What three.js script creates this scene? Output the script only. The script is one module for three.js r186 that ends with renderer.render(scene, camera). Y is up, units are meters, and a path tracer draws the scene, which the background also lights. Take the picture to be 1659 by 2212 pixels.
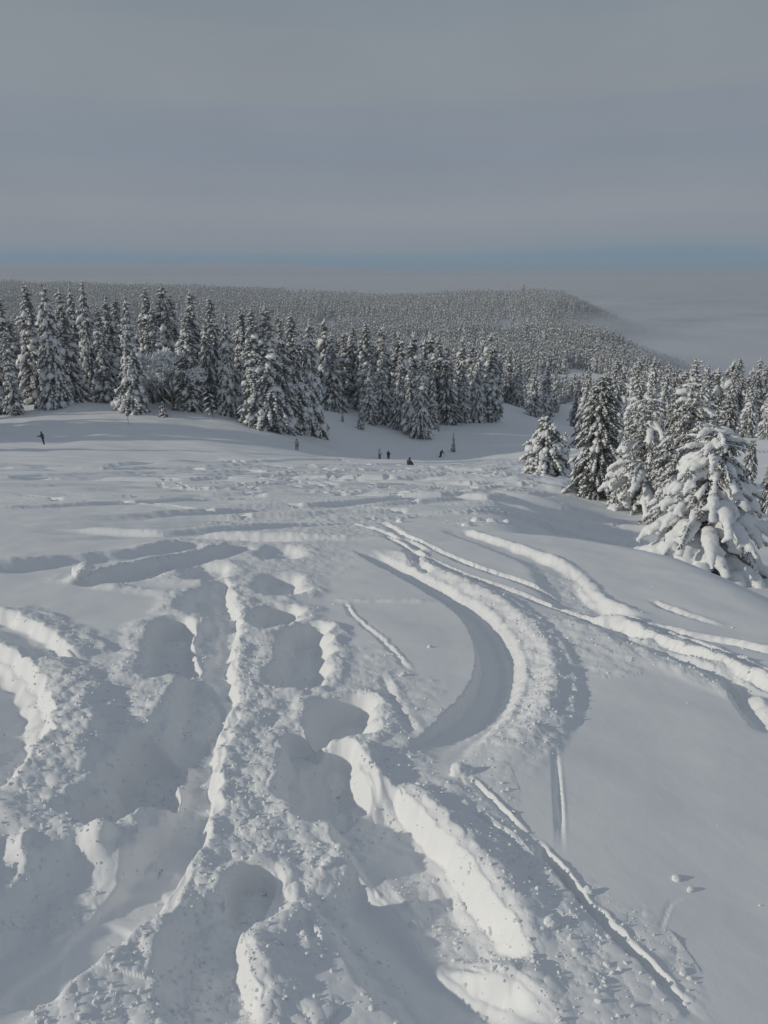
import * as THREE from 'three';
import { mergeGeometries } from 'three/addons/utils/BufferGeometryUtils.js';

// ---------------------------------------------------------------- camera, sky, sun, exposure
const EYE = 1.6, PITCH = 16.5 * Math.PI / 180, F = 1728;          // F: focal length in the units of a 1659 x 2212 picture
const scene = new THREE.Scene();
const camera = new THREE.PerspectiveCamera(2 * Math.atan(1106 / F) * 180 / Math.PI, 768 / 1024, 0.1, 200000);
camera.position.set(0, EYE, 0);
camera.rotation.set(-PITCH, 0, 0);
const renderer = new THREE.WebGLRenderer();
renderer.setSize(768, 1024);
renderer.toneMapping = THREE.LinearToneMapping;
renderer.toneMappingExposure = 0.66;
renderer.shadowMap.enabled = true;
renderer.shadowMap.type = THREE.PCFSoftShadowMap;

const SUN_EL = 18.2 * Math.PI / 180, SUN_BACK = 13 * Math.PI / 180;  // low sun from the left, a little behind the camera
const toSun = new THREE.Vector3(-Math.cos(SUN_EL) * Math.cos(SUN_BACK), Math.sin(SUN_EL), Math.cos(SUN_EL) * Math.sin(SUN_BACK));
const sun = new THREE.DirectionalLight(new THREE.Color(1.0, 0.935, 0.8), 2.7);
sun.position.copy(toSun).multiplyScalar(300).add(new THREE.Vector3(0, -20, -90));
sun.target.position.set(0, -20, -90);
sun.castShadow = true;
sun.shadow.mapSize.set(4096, 4096);
Object.assign(sun.shadow.camera, { left: -200, right: 200, top: 120, bottom: -120, near: 1, far: 800 });
sun.shadow.radius = 2.2;                                          // thin veil of cloud before the sun
scene.add(sun, sun.target);

// seeded random numbers and noise
function rng(seed) { let a = seed >>> 0; return () => { a = (a + 0x6D2B79F5) | 0; let t = Math.imul(a ^ (a >>> 15), 1 | a); t = (t + Math.imul(t ^ (t >>> 7), 61 | t)) ^ t; return ((t ^ (t >>> 14)) >>> 0) / 4294967296; }; }
const clamp = (x, a, b) => x < a ? a : x > b ? b : x;
const sstep = (a, b, x) => { const t = clamp((x - a) / (b - a), 0, 1); return t * t * (3 - 2 * t); };
const lerp = (a, b, t) => a + (b - a) * t;
function hash(i, j) { let h = Math.imul(i, 374761393) ^ Math.imul(j, 668265263); h = Math.imul(h ^ (h >>> 13), 1274126177); return (h ^ (h >>> 16)) >>> 0; }
function noise(x, y) {                                            // gradient noise, about -0.7 .. 0.7
  const i = Math.floor(x), j = Math.floor(y), u = x - i, v = y - j, a = u * u * u * (u * (u * 6 - 15) + 10), b = v * v * v * (v * (v * 6 - 15) + 10);
  const g = (p, q, du, dv) => { const h = hash(p, q) & 15; const s = G16[h]; return s[0] * du + s[1] * dv; };
  return lerp(lerp(g(i, j, u, v), g(i + 1, j, u - 1, v), a), lerp(g(i, j + 1, u, v - 1), g(i + 1, j + 1, u - 1, v - 1), a), b);
}
const G16 = Array.from({ length: 16 }, (_, k) => [Math.cos(k * Math.PI / 8), Math.sin(k * Math.PI / 8)]);
function fbm(x, y, n = 4) { let s = 0, a = 1; for (let k = 0; k < n; k++) { s += a * noise(x, y); x = x * 2.03 + 17.1; y = y * 2.03 - 9.7; a *= 0.5; } return s; }
function clods(x, y) {                                            // rounded lumps of many sizes, 0 .. 1
  const i = Math.floor(x), j = Math.floor(y); let best = 0;
  for (let p = i - 1; p <= i + 1; p++) for (let q = j - 1; q <= j + 1; q++) {
    const h = hash(p * 3 + 11, q * 5 - 7), cx = p + (h & 255) / 255, cy = q + ((h >> 8) & 255) / 255, r = 0.3 + 0.6 * ((h >> 16) & 255) / 255;
    const e = 1 - ((x - cx) * (x - cx) + (y - cy) * (y - cy)) / (r * r);
    if (e > 0) { const t = r * Math.sqrt(e); if (t > best) best = t; }
  }
  return best;
}

// the sky: a thin even veil of cloud, a clear blue band low over the horizon
{
  const W = 2048, Hh = 2048, data = new Float32Array(W * Hh * 4);
  const S = c => { c /= 255; return (c <= 0.04045 ? c / 12.92 : ((c + 0.055) / 1.055) ** 2.4) / 0.66; };
  const stops = [[-90, 128, 134, 142], [-0.3, 140, 147, 154], [0.05, 127, 142, 155], [0.5, 117, 138, 156], [1.2, 119, 139, 155], [1.8, 131, 143, 154], [2.6, 137, 144, 154], [4.1, 141, 147, 155], [5.8, 136, 143, 153], [7.8, 131, 142, 154], [9.5, 134, 143, 154], [11.7, 138, 146, 153], [14.2, 137, 145, 152], [16.2, 131, 142, 151], [20, 128, 139, 149], [40, 127, 137, 149], [90, 126, 136, 149]].map(s => [s[0], S(s[1]), S(s[2]), S(s[3])]);
  const BANK = [S(134), S(137), S(146)];
  for (let r = 0; r < Hh; r++) {
    const el0 = (r + 0.5) / Hh * 180 - 90;
    for (let c = 0; c < W; c++) {
      const az = c / W * Math.PI * 2, nx = Math.cos(az) * 3, ny = Math.sin(az) * 3;
      const veil = fbm(nx * 1.3 + 5, ny * 1.3 + el0 * 0.16, 4), band = fbm(nx * 0.5 - 3 + el0 * 0.02, el0 * 0.55 + ny * 0.4, 3);
      const el = el0 + (el0 > 0.3 ? clamp(el0 - 0.3, 0, 1) * (0.55 * noise(nx * 1.2, ny * 1.2 + 9) + 0.8 * clamp(el0 / 8, 0, 1) * band) : 0);
      let k = 0; while (k < stops.length - 2 && el > stops[k + 1][0]) k++;
      const a = stops[k], b = stops[k + 1], t = sstep(a[0], b[0], el), w = 1 + 0.05 * veil * clamp(el0 / 4, 0, 1), o = (r * W + c) * 4;
      const turn = az - Math.PI / 2, lie = sstep(-1.05, -0.5, turn) * sstep(0.06, -0.12, turn), crest = lie * (0.5 + 0.3 * Math.exp(-(((turn + 0.22) / 0.14) ** 2)) + 0.35 * fbm(turn * 9 + 4, el0 * 0.5, 3));   // a soft bank of cloud low at the left
      const bank = crest > 0.02 ? (1 - sstep(crest * 0.55, crest + 0.28, el0)) * sstep(0, 0.3, lie) * (0.85 + 0.3 * fbm(turn * 22, el0 * 2.2, 3)) : 0;
      for (let q = 0; q < 3; q++) data[o + q] = lerp(lerp(a[q + 1], b[q + 1], t) * (q === 0 ? w * (1 + 0.02 * band) : w), BANK[q], clamp(bank, 0, 1));
      data[o + 3] = 1;
    }
  }
  const sky = new THREE.DataTexture(data, W, Hh, THREE.RGBAFormat, THREE.FloatType);
  sky.mapping = THREE.EquirectangularReflectionMapping; sky.magFilter = THREE.LinearFilter; sky.needsUpdate = true;
  scene.background = sky; scene.environment = sky;
}
scene.fog = new THREE.FogExp2(new THREE.Color(0.84, 0.91, 1.0), 0.00018);

// ---------------------------------------------------------------- names, labels, pictures of points
const taken = {};
function numbered(name) { const n = taken[name] = (taken[name] ?? -1) + 1; return n ? name + '_' + String(n).padStart(3, '0') : name; }
function tag(o, label, category, group) { o.userData = { label, category }; if (group) o.userData.group = group; return o; }
function put(name, geometry, material, parent = scene) {
  const m = new THREE.Mesh(geometry, material); m.name = parent === scene ? numbered(name) : name; m.castShadow = m.receiveShadow = true; parent.add(m); return m;
}
function thing(name, label, category, x, y, z, turn = 0, group) {
  const g = new THREE.Group(); g.name = numbered(name); g.position.set(x, y, z); g.rotation.y = turn; scene.add(g); return tag(g, label, category, group);
}
function structure(name, geometry, material) { const m = put(name, geometry, material); m.userData = { kind: 'structure' }; return m; }

const cP = Math.cos(PITCH), sP = Math.sin(PITCH);
function sight(px, py) {                                          // direction (x, y, d) through a point of the 1659 x 2212 picture, scaled to d = 1
  const a = (px - 829.5) / F, b = (1106 - py) / F, d = cP + b * sP; return [a / d, (b * cP - sP) / d];
}
// ---------------------------------------------------------------- the land: x to the right, d metres ahead (z = -d)
function curve(keys) {                                            // monotone cubic through [d, h] pairs
  const n = keys.length, s = [], m = [];
  for (let i = 0; i < n - 1; i++) s.push((keys[i + 1][1] - keys[i][1]) / (keys[i + 1][0] - keys[i][0]));
  for (let i = 0; i < n; i++) m.push(i === 0 ? s[0] : i === n - 1 ? s[n - 2] : s[i - 1] * s[i] <= 0 ? 0 : 2 * s[i - 1] * s[i] / (s[i - 1] + s[i]));
  return x => {
    if (x <= keys[0][0]) return keys[0][1] + (x - keys[0][0]) * m[0];
    if (x >= keys[n - 1][0]) return keys[n - 1][1] + (x - keys[n - 1][0]) * m[n - 1];
    let lo = 0, hi = n - 1; while (hi - lo > 1) { const k = (lo + hi) >> 1; if (keys[k][0] <= x) lo = k; else hi = k; }
    const h = keys[hi][0] - keys[lo][0], t = (x - keys[lo][0]) / h, t2 = t * t, t3 = t2 * t;
    return (2 * t3 - 3 * t2 + 1) * keys[lo][1] + (t3 - 2 * t2 + t) * h * m[lo] + (3 * t2 - 2 * t3) * keys[hi][1] + (t3 - t2) * h * m[hi];
  };
}
const runDown = curve([[-60, 12], [0, 0], [5, -0.97], [10, -1.95], [14, -2.8], [20, -4.1], [30, -6.4], [40, -8.6], [60, -13.1], [80, -17.7], [100, -22.3], [130, -28.9], [150, -33], [175, -36], [200, -38.7], [300, -53], [400, -67], [500, -81], [700, -97], [900, -106], [1200, -111], [1600, -111], [2000, -96], [2400, -88], [2700, -86], [2950, -96], [3400, -130], [4200, -210], [6000, -300]]);
const crestX = curve([[0, 3.4], [6, 3.3], [9.5, 3.5], [11.5, 3.0], [13.2, 1.9], [18, 2.2], [30, 4], [60, 9], [90, 14]]);
const crestDrop = curve([[0, 0.3], [4, 0.9], [8, 1.7], [12, 1.6], [14, 1.5], [20, 1.45], [45, 0.6], [75, 0.1], [90, 0], [120, 0]]);
const edgeX = curve([[0, 260], [500, 250], [900, 270], [1200, 300], [1500, 340], [1750, 330], [2050, 400], [2350, 500], [2700, 560], [3500, 700]]);
const bump = (x, d, cx, cd, sx, sd) => Math.exp(-0.5 * (((x - cx) / sx) ** 2 + ((d - cd) / sd) ** 2));
function land(x, d) {
  let h = runDown(Math.max(d, -60));
  if (d > -20 && d < 420) h += 10.8 * bump(x, d, -50, 158, 44, 36) + 4.2 * bump(x, d, 24, 218, 24, 26) + 2 * bump(x, d, -52, 148, 30, 14) - 4.8 * bump(x, d, 2, 134, 14, 16) + 4 * bump(x, d, -12, 195, 12, 20) + 8 * bump(x, d, 33, 248, 11, 20) + 4 * bump(x, d, 54, 112, 20, 35);
  if (d > -5 && d < 90) h -= Math.max(0, crestDrop(Math.max(0, d))) * sstep(0, 1, (x - crestX(d)) / lerp(3.4, 7, sstep(10, 40, d)));
  if (d > 150) {
    const far = sstep(150, 420, d), side = Math.max(0, -x - 60);
    h += far * 48 * (1 - Math.exp(-side * 0.075 / 48)) + 17 * bump(x, d, 390, 2640, 190, 260);
    const over = Math.max(0, x - edgeX(d)); h -= 0.42 * over * over / (over + 40);
    h += far * (13 * fbm(x / 230 + 3, d / 300, 3) + 3 * fbm(x / 60, d / 60 + 5, 2));
  }
  if (d > 12 && d < 400) {                                        // rolls and benches on the run
    const a = sstep(12, 30, d);
    h += a * (0.38 * fbm(x / 17 + 4, d / 9 + 2, 3) + 0.2 * fbm(x / 8, d / 2.2 + 8, 2));
  }
  return h;
}
function onLand(px, py, from = 0.5, to = 6000) {                  // where the sight line through a picture point meets the land
  const [a, s] = sight(px, py); let d = from, step = 0.02;
  const f = q => EYE + s * q - land(a * q, q);
  while (d < to && f(d) > 0) { step = Math.max(0.02, d * 0.004); d += step; }
  let lo = d - step, hi = d; for (let k = 0; k < 24; k++) { const m = (lo + hi) / 2; if (f(m) > 0) lo = m; else hi = m; }
  return [a * hi, hi];
}

// ---------------------------------------------------------------- tracks, holes and loose snow pressed into the slope
const bins = [new Map(), new Map()], CELL = [0.3, 4], segs = [], tracks = [];
function bin(layer, ax, ad, bx, bd, w, n) {
  const c = CELL[layer], i0 = Math.floor((Math.min(ax, bx) - w) / c), i1 = Math.floor((Math.max(ax, bx) + w) / c), j0 = Math.floor((Math.min(ad, bd) - w) / c), j1 = Math.floor((Math.max(ad, bd) + w) / c);
  for (let i = i0; i <= i1; i++) for (let j = j0; j <= j1; j++) { const k = i * 65536 + j; let l = bins[layer].get(k); if (!l) bins[layer].set(k, l = []); l.push(n); }
}
function addPolyline(world, t) {
  const pts = []; const n = world.length;
  if (n === 2) pts.push(world[0], world[1]);
  else for (let i = 0; i < n - 1; i++) {
    const p0 = world[Math.max(0, i - 1)], p1 = world[i], p2 = world[i + 1], p3 = world[Math.min(n - 1, i + 2)], L = Math.hypot(p2[0] - p1[0], p2[1] - p1[1]);
    const m = Math.max(2, Math.ceil(L / (t.layer ? 1.2 : 0.06)));
    for (let k = 0; k < m; k++) { const u = k / m, u2 = u * u, u3 = u2 * u; pts.push([0, 1].map(q => 0.5 * (2 * p1[q] + (p2[q] - p0[q]) * u + (2 * p0[q] - 5 * p1[q] + 4 * p2[q] - p3[q]) * u2 + (3 * p1[q] - p0[q] - 3 * p2[q] + p3[q]) * u3))); }
  }
  if (n > 2) pts.push(world[n - 1]);
  let s = 0; const id = tracks.length;
  t.reach = t.foot ? t.w * 2.2 : Math.max(...t.prof.map(k => Math.abs(k[0]))) + (t.rag || 0);
  t.n0 = hash(id, 77) % 1000;
  if (!t.layer && t.prof) t.prof = t.prof.map(k => [k[0], k[1] * (t.keep ? 1 : 1 - 0.27 * sstep(0.04, 0.12, Math.abs(k[1]))), k[2]]);
  if (t.foot) t.depth *= 0.82;
  for (let i = 0; i < pts.length - 1; i++) {
    const [ax, ad] = pts[i], [bx, bd] = pts[i + 1], L = Math.hypot(bx - ax, bd - ad); if (L < 1e-5) continue;
    bin(t.layer || 0, ax, ad, bx, bd, t.reach, segs.length); segs.push([ax, ad, bx, bd, s, L, id]); s += L;
  }
  t.length = s; tracks.push(t);
}
// prof: [across, height, looseness]; across > 0 lies to the picture's right of a line drawn downwards (above one drawn to the right)
const track = (points, prof, o = {}) => addPolyline(points.map(p => onLand(p[0], p[1])), { prof, rag: 0.02, taper: 0.25, ...o });
const foot = (x1, y1, x2, y2, w, depth, o = {}) => addPolyline([onLand(x1, y1), onLand(x2, y2)], { foot: true, w, depth, rag: 0.045, loose: 0.8, ...o });
const found = { h: 0, loose: 0 };
function pressed(x, d) {
  let neg = 0, pos = 0, loose = 0;
  for (let layer = 0; layer < 2; layer++) {
    const list = bins[layer].get(Math.floor(x / CELL[layer]) * 65536 + Math.floor(d / CELL[layer])); if (!list) continue;
    let i = 0;
    while (i < list.length) {
      const id = segs[list[i]][6], t = tracks[id]; let best = 1e9, bt = 0, bs = 0, out = 0;
      for (; i < list.length && segs[list[i]][6] === id; i++) {
        const g = segs[list[i]], ux = (g[2] - g[0]) / g[5], ud = (g[3] - g[1]) / g[5], vx = x - g[0], vd = d - g[1];
        const along = vx * ux + vd * ud, c = clamp(along, 0, g[5]), q = Math.hypot(vx - ux * c, vd - ud * c);
        if (q < best) { best = q; bt = ux * vd - ud * vx; bs = g[4] + c; out = along < 0 && g[4] === 0 ? -along : along > g[5] && g[4] + g[5] > t.length - 1e-6 ? along - g[5] : 0; }
      }
      if (best > t.reach) continue;
      const ragged = t.rag ? t.rag * (1.5 * noise(x / (t.rag * 5) + t.n0, d / (t.rag * 5)) + 0.4 * noise(x / (t.rag * 2) - t.n0, d / (t.rag * 2))) : 0;
      if (t.foot) {
        const q = best + ragged, w = t.w, a = -t.depth * (1 - sstep(w * 0.42, w, q));
        if (a < 0) neg = -smax(-neg, -a, 0.03);
        const rim = t.loose * sstep(w * 0.9, w * 1.15, q) * (1 - sstep(w * 1.3, w * 2, q)); if (rim > loose) loose = rim;
        pos = Math.max(pos, (t.rim ?? 0.02) * rim);
        continue;
      }
      const k = t.taper ? sstep(0, t.taper, bs) * sstep(0, t.taper, t.length - bs) * (out > 0 ? 1 - sstep(0, 0.1, out) : 1) : out > 0 ? 0 : 1;
      if (k <= 0) continue;
      const vary = 1 + (t.vary ?? 0.35) * 1.4 * noise(bs / (t.layer ? 3 : 0.4) + t.n0, 0.5);
      const v = Math.sign(bt) * best + ragged, P = t.prof;
      if (v <= P[0][0] || v >= P[P.length - 1][0]) continue;
      let j = 0; while (v > P[j + 1][0]) j++;
      const u = sstep(P[j][0], P[j + 1][0], v), hh = k * vary * lerp(P[j][1], P[j + 1][1], u), ll = k * lerp(P[j][2] || 0, P[j + 1][2] || 0, u);
      if (hh < 0) neg = -smax(-neg, -hh, 0.02); else pos = Math.max(pos, hh);
      if (ll > loose) loose = ll;
    }
  }
  found.h = neg + pos * (1 - sstep(0.02, 0.12, -neg)); found.loose = loose; return found;
}
function smax(a, b, k) { const h = clamp(0.5 + 0.5 * (a - b) / k, 0, 1); return lerp(b, a, h) + k * h * (1 - h) - k * 0.25 * (1 - sstep(0, k, Math.max(a, b))); }
const patches = [];                                               // stretches of broken-up snow: [x, d, radius x, radius d, looseness]
const patch = (px, py, rx, rd, a) => { const [x, d] = onLand(px, py); patches.push([x, d, rx, rd, a]); };
function snow(x, d) {                                             // the height of the snow, and how broken up it is (found.loose)
  const r = Math.hypot(x, d); let h = land(x, d);
  if (d > 260 || d < -3) { found.loose = 0; return h; }
  const p = pressed(x, d); h += p.h; let loose = p.loose;
  for (const q of patches) { const e = ((x - q[0]) / q[2]) ** 2 + ((d - q[1]) / q[3]) ** 2; if (e < 1) loose = Math.max(loose, q[4] * sstep(0, 0.6, 1 - e + 1.1 * noise(x * 2.3 / Math.max(1, q[2]) + 3, d * 2.3 / Math.max(1, q[2])) + 0.8 * noise(x * 9 / Math.max(1, q[2]) + 3, d * 9 / Math.max(1, q[2])))); }
  if (r < 30) {
    h += 0.035 * fbm(x / 1.4 + 2, d / 1.7, 3) + 0.0025 * noise(x / 0.21, d / 0.25);
    if (loose > 0.01) {
      const big = clods(x / 0.17 + 5, d / 0.19), mid = clods(x / 0.075, d / 0.075 + 9), fine = clods(x / 0.034 - 7, d / 0.034), soft = noise(x / 0.11 + 40, d / 0.13);
      h += loose * (0.02 * soft + 0.02 * big * sstep(-0.25, 0.35, noise(x / 0.5, d / 0.5)) + 0.013 * mid + 0.008 * fine * sstep(11, 4, r));
    } else if (r < 9) h += 0.0009 * fbm(x / 0.09, d / 0.11, 3);
  } else h += loose * (0.09 * clods(x / 0.6, d / 0.8) + 0.07 * noise(x / 0.9, d / 0.8));
  found.loose = loose; return h;
}
// the long carved turn right of the middle: sharp inner wall, smooth floor, broken berm outside
track([[752, 1186], [800, 1212], [870, 1250], [940, 1292], [1000, 1345], [1024, 1400], [1022, 1450], [990, 1510], [940, 1560], [880, 1612], [820, 1668]],
  [[-0.03, 0, 0], [0, 0, 0], [0.05, -0.105, 0], [0.16, -0.12, 0], [0.25, -0.095, 0.15], [0.36, -0.015, 0.9], [0.53, 0.045, 1], [0.64, 0.02, 0.8], [0.74, 0, 0]], { rag: 0.012, taper: 1.1, keep: true, vary: 0.12 });
// the cut along the mound and the straight double tracks that cross it
track([[1000, 1142], [1070, 1168], [1140, 1190], [1205, 1216], [1240, 1250], [1275, 1290], [1330, 1315], [1400, 1335]], [[-0.5, 0, 0], [-0.2, -0.07, 0], [-0.04, -0.1, 0], [0.09, 0.03, 0.3], [0.22, 0, 0]], { rag: 0.025, taper: 0.5 });
track([[1195, 1225], [1215, 1255], [1240, 1290], [1265, 1318]], [[-0.3, 0, 0], [-0.12, -0.06, 0.5], [0.12, -0.08, 0.8], [0.3, 0, 0]], { rag: 0.05 });
track([[725, 1122], [800, 1139], [880, 1168], [960, 1200]], [[-0.14, 0, 0], [-0.02, -0.045, 0.1], [0.05, 0.006, 0.4], [0.14, 0, 0]], { rag: 0.03, taper: 1.2, vary: 0.8 });
track([[788, 1104], [842, 1134], [886, 1166], [930, 1200]], [[-0.2, 0, 0], [-0.03, -0.05, 0.1], [0.06, 0.006, 0.4], [0.18, 0, 0]], { rag: 0.04, taper: 1.2, vary: 0.8 });
for (const [o, dep] of [[0, 0.07], [26, 0.06]]) track([[830, 1128 + o], [900, 1166 + o], [1000, 1210 + o], [1130, 1256 + o], [1262, 1306 + o], [1420, 1362 + o], [1560, 1416 + o], [1720, 1482 + o]], [[-0.1, 0, 0], [-0.05, -dep * 0.55, 0], [-0.01, -dep * 0.9, 0], [0.022, 0.004, 0.4], [0.08, 0, 0]], { rag: 0.016, vary: 0.6 });
track([[1140, 1082], [1200, 1100], [1246, 1115], [1310, 1136], [1372, 1160]], [[-0.9, 0, 0], [-0.5, -0.1, 0.3], [-0.1, -0.14, 0.1], [0.15, 0.08, 0.4], [0.5, 0, 0]], { rag: 0.08, taper: 0.6 });
track([[1196, 1082], [1250, 1104], [1310, 1128]], [[-0.4, 0, 0], [-0.05, -0.09, 0.2], [0.1, 0.04, 0.3], [0.3, 0, 0]], { rag: 0.06, taper: 0.6 });
track([[1340, 1336], [1450, 1362], [1560, 1384], [1720, 1415]], [[-0.14, 0, 0], [-0.03, -0.05, 0], [0.03, 0.015, 0.4], [0.12, 0, 0]], { rag: 0.03, vary: 0.7 });
track([[1270, 1330], [1400, 1390], [1520, 1440], [1720, 1510]], [[-0.4, 0, 0], [-0.25, 0.01, 0.7], [-0.05, -0.05, 0.8], [0.1, 0.05, 0.8], [0.3, 0.02, 0.7], [0.45, 0, 0]], { rag: 0.05 });
track([[1230, 1345], [1300, 1385], [1420, 1430], [1560, 1470]], [[-0.3, 0, 0], [0, 0.015, 0.6], [0.3, 0, 0]], { rag: 0.06 });
track([[1570, 1450], [1620, 1510], [1680, 1585]], [[-0.12, 0, 0], [-0.03, -0.09, 0], [0.06, 0.015, 0.4], [0.15, 0, 0]], { rag: 0.01 });
track([[1390, 1292], [1480, 1325], [1570, 1355]], [[-0.08, 0, 0], [0, -0.025, 0.2], [0.04, 0.006, 0.5], [0.1, 0, 0]], { rag: 0.03, vary: 0.9 });
track([[895, 1186], [910, 1212], [940, 1238]], [[-0.2, 0, 0], [-0.05, -0.09, 0], [0.06, 0.03, 0], [0.16, 0, 0]], { rag: 0.008 });
track([[745, 1295], [765, 1335], [830, 1390], [888, 1450]], [[-0.05, 0, 0], [0, -0.014, 0.3], [0.025, 0.004, 0.3], [0.06, 0, 0]], { rag: 0.016, vary: 0.9 });
track([[820, 1450], [860, 1530], [905, 1600]], [[-0.05, 0, 0], [0, -0.018, 0.3], [0.05, 0.008, 0.2], [0.1, 0, 0]], { rag: 0.012 });
track([[700, 1292], [800, 1296], [960, 1300]], [[-0.1, 0, 0], [0, 0.012, 0.6], [0.1, 0, 0]], { rag: 0.03 });
// thin cut in the untouched snow at the right, and the ski line that leaves it
track([[1199, 1612], [1204, 1690], [1209, 1770], [1212, 1868]], [[-0.03, 0, 0], [-0.012, -0.016, 0], [0.004, -0.026, 0], [0.02, 0.003, 0], [0.035, 0, 0]], { rag: 0.003, taper: 0.6 });
track([[1150, 1810], [1212, 1880], [1262, 1945], [1340, 2025], [1420, 2105], [1540, 2240]], [[-0.05, 0, 0.2], [-0.012, -0.024, 0.2], [0.014, 0.003, 0.45], [0.035, 0, 0]], { rag: 0.012, vary: 1.3 });
track([[1000, 1672], [1100, 1770], [1160, 1832]], [[-0.03, 0, 0], [-0.005, -0.014, 0], [0.016, 0.01, 0], [0.03, 0, 0]], { rag: 0.004 });
track([[1000, 1735], [1060, 1790], [1105, 1825], [1170, 1905]], [[-0.04, 0, 0], [0, -0.018, 0.3], [0.03, 0.012, 0.2], [0.06, 0, 0]], { rag: 0.006 });
track([[1495, 1940], [1450, 1955], [1436, 1990], [1420, 2026]], [[-0.02, 0, 0], [0, -0.004, 0], [0.01, 0.001, 0], [0.02, 0, 0]], { rag: 0.004, taper: 0.08, vary: 0.9 });
// the left trench that feet have ploughed, its right-hand crest
track([[498, 1252], [503, 1292], [522, 1345], [508, 1400], [506, 1450], [524, 1500], [497, 1566], [476, 1640], [462, 1712], [444, 1797], [382, 1885], [333, 1968], [250, 2016], [151, 2072], [118, 2140], [80, 2240]],
  [[-0.5, 0, 0.2], [-0.32, -0.01, 0.35], [-0.22, -0.06, 0.06], [-0.13, -0.16, 0], [-0.06, -0.15, 0], [-0.01, -0.01, 0.2], [0.04, 0.022, 0.8], [0.14, 0.01, 0.9], [0.3, 0, 0.6], [0.4, 0, 0]], { rag: 0.04, taper: 0.4 });
track([[500, 1535], [448, 1600], [392, 1665], [365, 1708], [286, 1757], [215, 1800]], [[-0.42, 0, 0.2], [-0.34, -0.06, 0.1], [-0.2, -0.24, 0], [-0.08, -0.25, 0], [-0.01, -0.03, 0], [0.02, -0.005, 0.35], [0.06, 0, 0]], { rag: 0.02, taper: 0.25, keep: true });
foot(420, 1690, 385, 1770, 0.12, 0.16, { loose: 0.1 }); foot(370, 1790, 300, 1880, 0.17, 0.17, { loose: 0.1 }); foot(280, 1890, 190, 1985, 0.19, 0.18, { loose: 0.1 }); foot(200, 1960, 100, 2060, 0.2, 0.19, { loose: 0.1 });
track([[300, 1800], [215, 1880], [120, 1980], [20, 2090], [-60, 2200]], [[-0.5, 0, 0.5], [-0.36, -0.06, 0.15], [-0.15, -0.2, 0], [0.0, -0.2, 0], [0.14, -0.09, 0], [0.2, 0, 0.1]], { rag: 0.04 });
foot(445, 1225, 445, 1246, 0.3, 0.13); foot(450, 1285, 446, 1312, 0.27, 0.15); foot(375, 1350, 368, 1450, 0.21, 0.22); foot(463, 1352, 455, 1395, 0.2, 0.13);
foot(440, 1480, 425, 1540, 0.2, 0.17); foot(335, 1600, 315, 1690, 0.19, 0.3); foot(545, 1890, 535, 1940, 0.1, 0.14);
// the middle line of boot holes and the trench below them
foot(600, 1186, 606, 1200, 0.34, 0.13); foot(602, 1250, 604, 1276, 0.27, 0.16); foot(598, 1322, 590, 1345, 0.24, 0.19); foot(660, 1365, 645, 1470, 0.2, 0.22); foot(745, 1525, 735, 1572, 0.2, 0.2); foot(700, 1625, 715, 1725, 0.19, 0.22); foot(650, 1600, 655, 1700, 0.13, 0.16);
track([[715, 1604], [745, 1660], [780, 1720], [800, 1762]], [[-0.3, 0, 0], [-0.2, -0.12, 0], [-0.02, -0.17, 0], [0.06, 0.02, 0], [0.1, 0.05, 0.4], [0.22, 0, 0.4], [0.3, 0, 0]], { rag: 0.03 });
track([[800, 1690], [862, 1752], [930, 1830], [985, 1905], [1035, 1975], [1090, 2060], [1130, 2120]], [[-0.34, 0, 0], [-0.24, -0.1, 0], [-0.04, -0.13, 0], [0.02, -0.1, 0], [0.075, 0.03, 0], [0.12, 0.045, 0.6], [0.26, 0.01, 0.8], [0.4, 0, 0]], { rag: 0.018 });
track([[760, 1830], [840, 1920], [900, 1985], [955, 2045], [1010, 2098], [1090, 2150], [1190, 2250]], [[-0.3, 0, 0], [-0.2, -0.1, 0], [-0.05, -0.15, 0], [0.0, -0.11, 0], [0.05, 0.01, 0.1], [0.08, 0.03, 0.5], [0.2, 0, 0.6], [0.26, 0, 0]], { rag: 0.018 });
// the broken slab at the bottom
track([[740, 1868], [690, 1895], [625, 1945], [560, 1985], [508, 2020], [515, 2080], [540, 2150], [555, 2250]], [[-0.26, 0, 0.4], [-0.16, -0.07, 0.3], [-0.06, -0.12, 0], [-0.01, -0.1, 0], [0.03, 0.02, 0], [0.06, 0.03, 0.15], [0.2, 0, 0.15], [0.3, 0, 0]], { rag: 0.012 });
track([[655, 1965], [675, 2010], [695, 2050]], [[-0.03, 0, 0], [0, -0.02, 0], [0.02, 0.005, 0], [0.04, 0, 0]], { rag: 0.006, taper: 0.08 });
// the ploughed bank at the left edge
track([[-30, 1395], [40, 1440], [85, 1500], [95, 1570], [60, 1650], [20, 1720]], [[-0.5, 0, 0], [-0.35, -0.12, 0], [-0.12, -0.16, 0], [-0.03, -0.06, 0.3], [0.05, 0.05, 1], [0.22, 0.05, 1], [0.4, 0, 0.7], [0.55, 0, 0]], { rag: 0.05 });
track([[-30, 1318], [60, 1356], [110, 1392], [150, 1440]], [[-0.3, 0, 0], [-0.12, -0.06, 0.3], [-0.02, -0.07, 0.2], [0.08, 0.04, 0.8], [0.25, 0.015, 0.8], [0.4, 0, 0]], { rag: 0.05 });
track([[70, 1770], [42, 1818], [30, 1890], [-20, 1950]], [[-0.2, -0, 0], [-0.08, -0.05, 0.4], [0.02, 0.05, 1], [0.1, 0.02, 0.8], [0.22, 0, 0]], { rag: 0.04 });
track([[215, 1785], [205, 1815], [200, 1840]], [[-0.1, 0, 0], [0.01, 0.05, 1], [0.1, 0, 0]], { rag: 0.03, taper: 0.06 });
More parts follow.
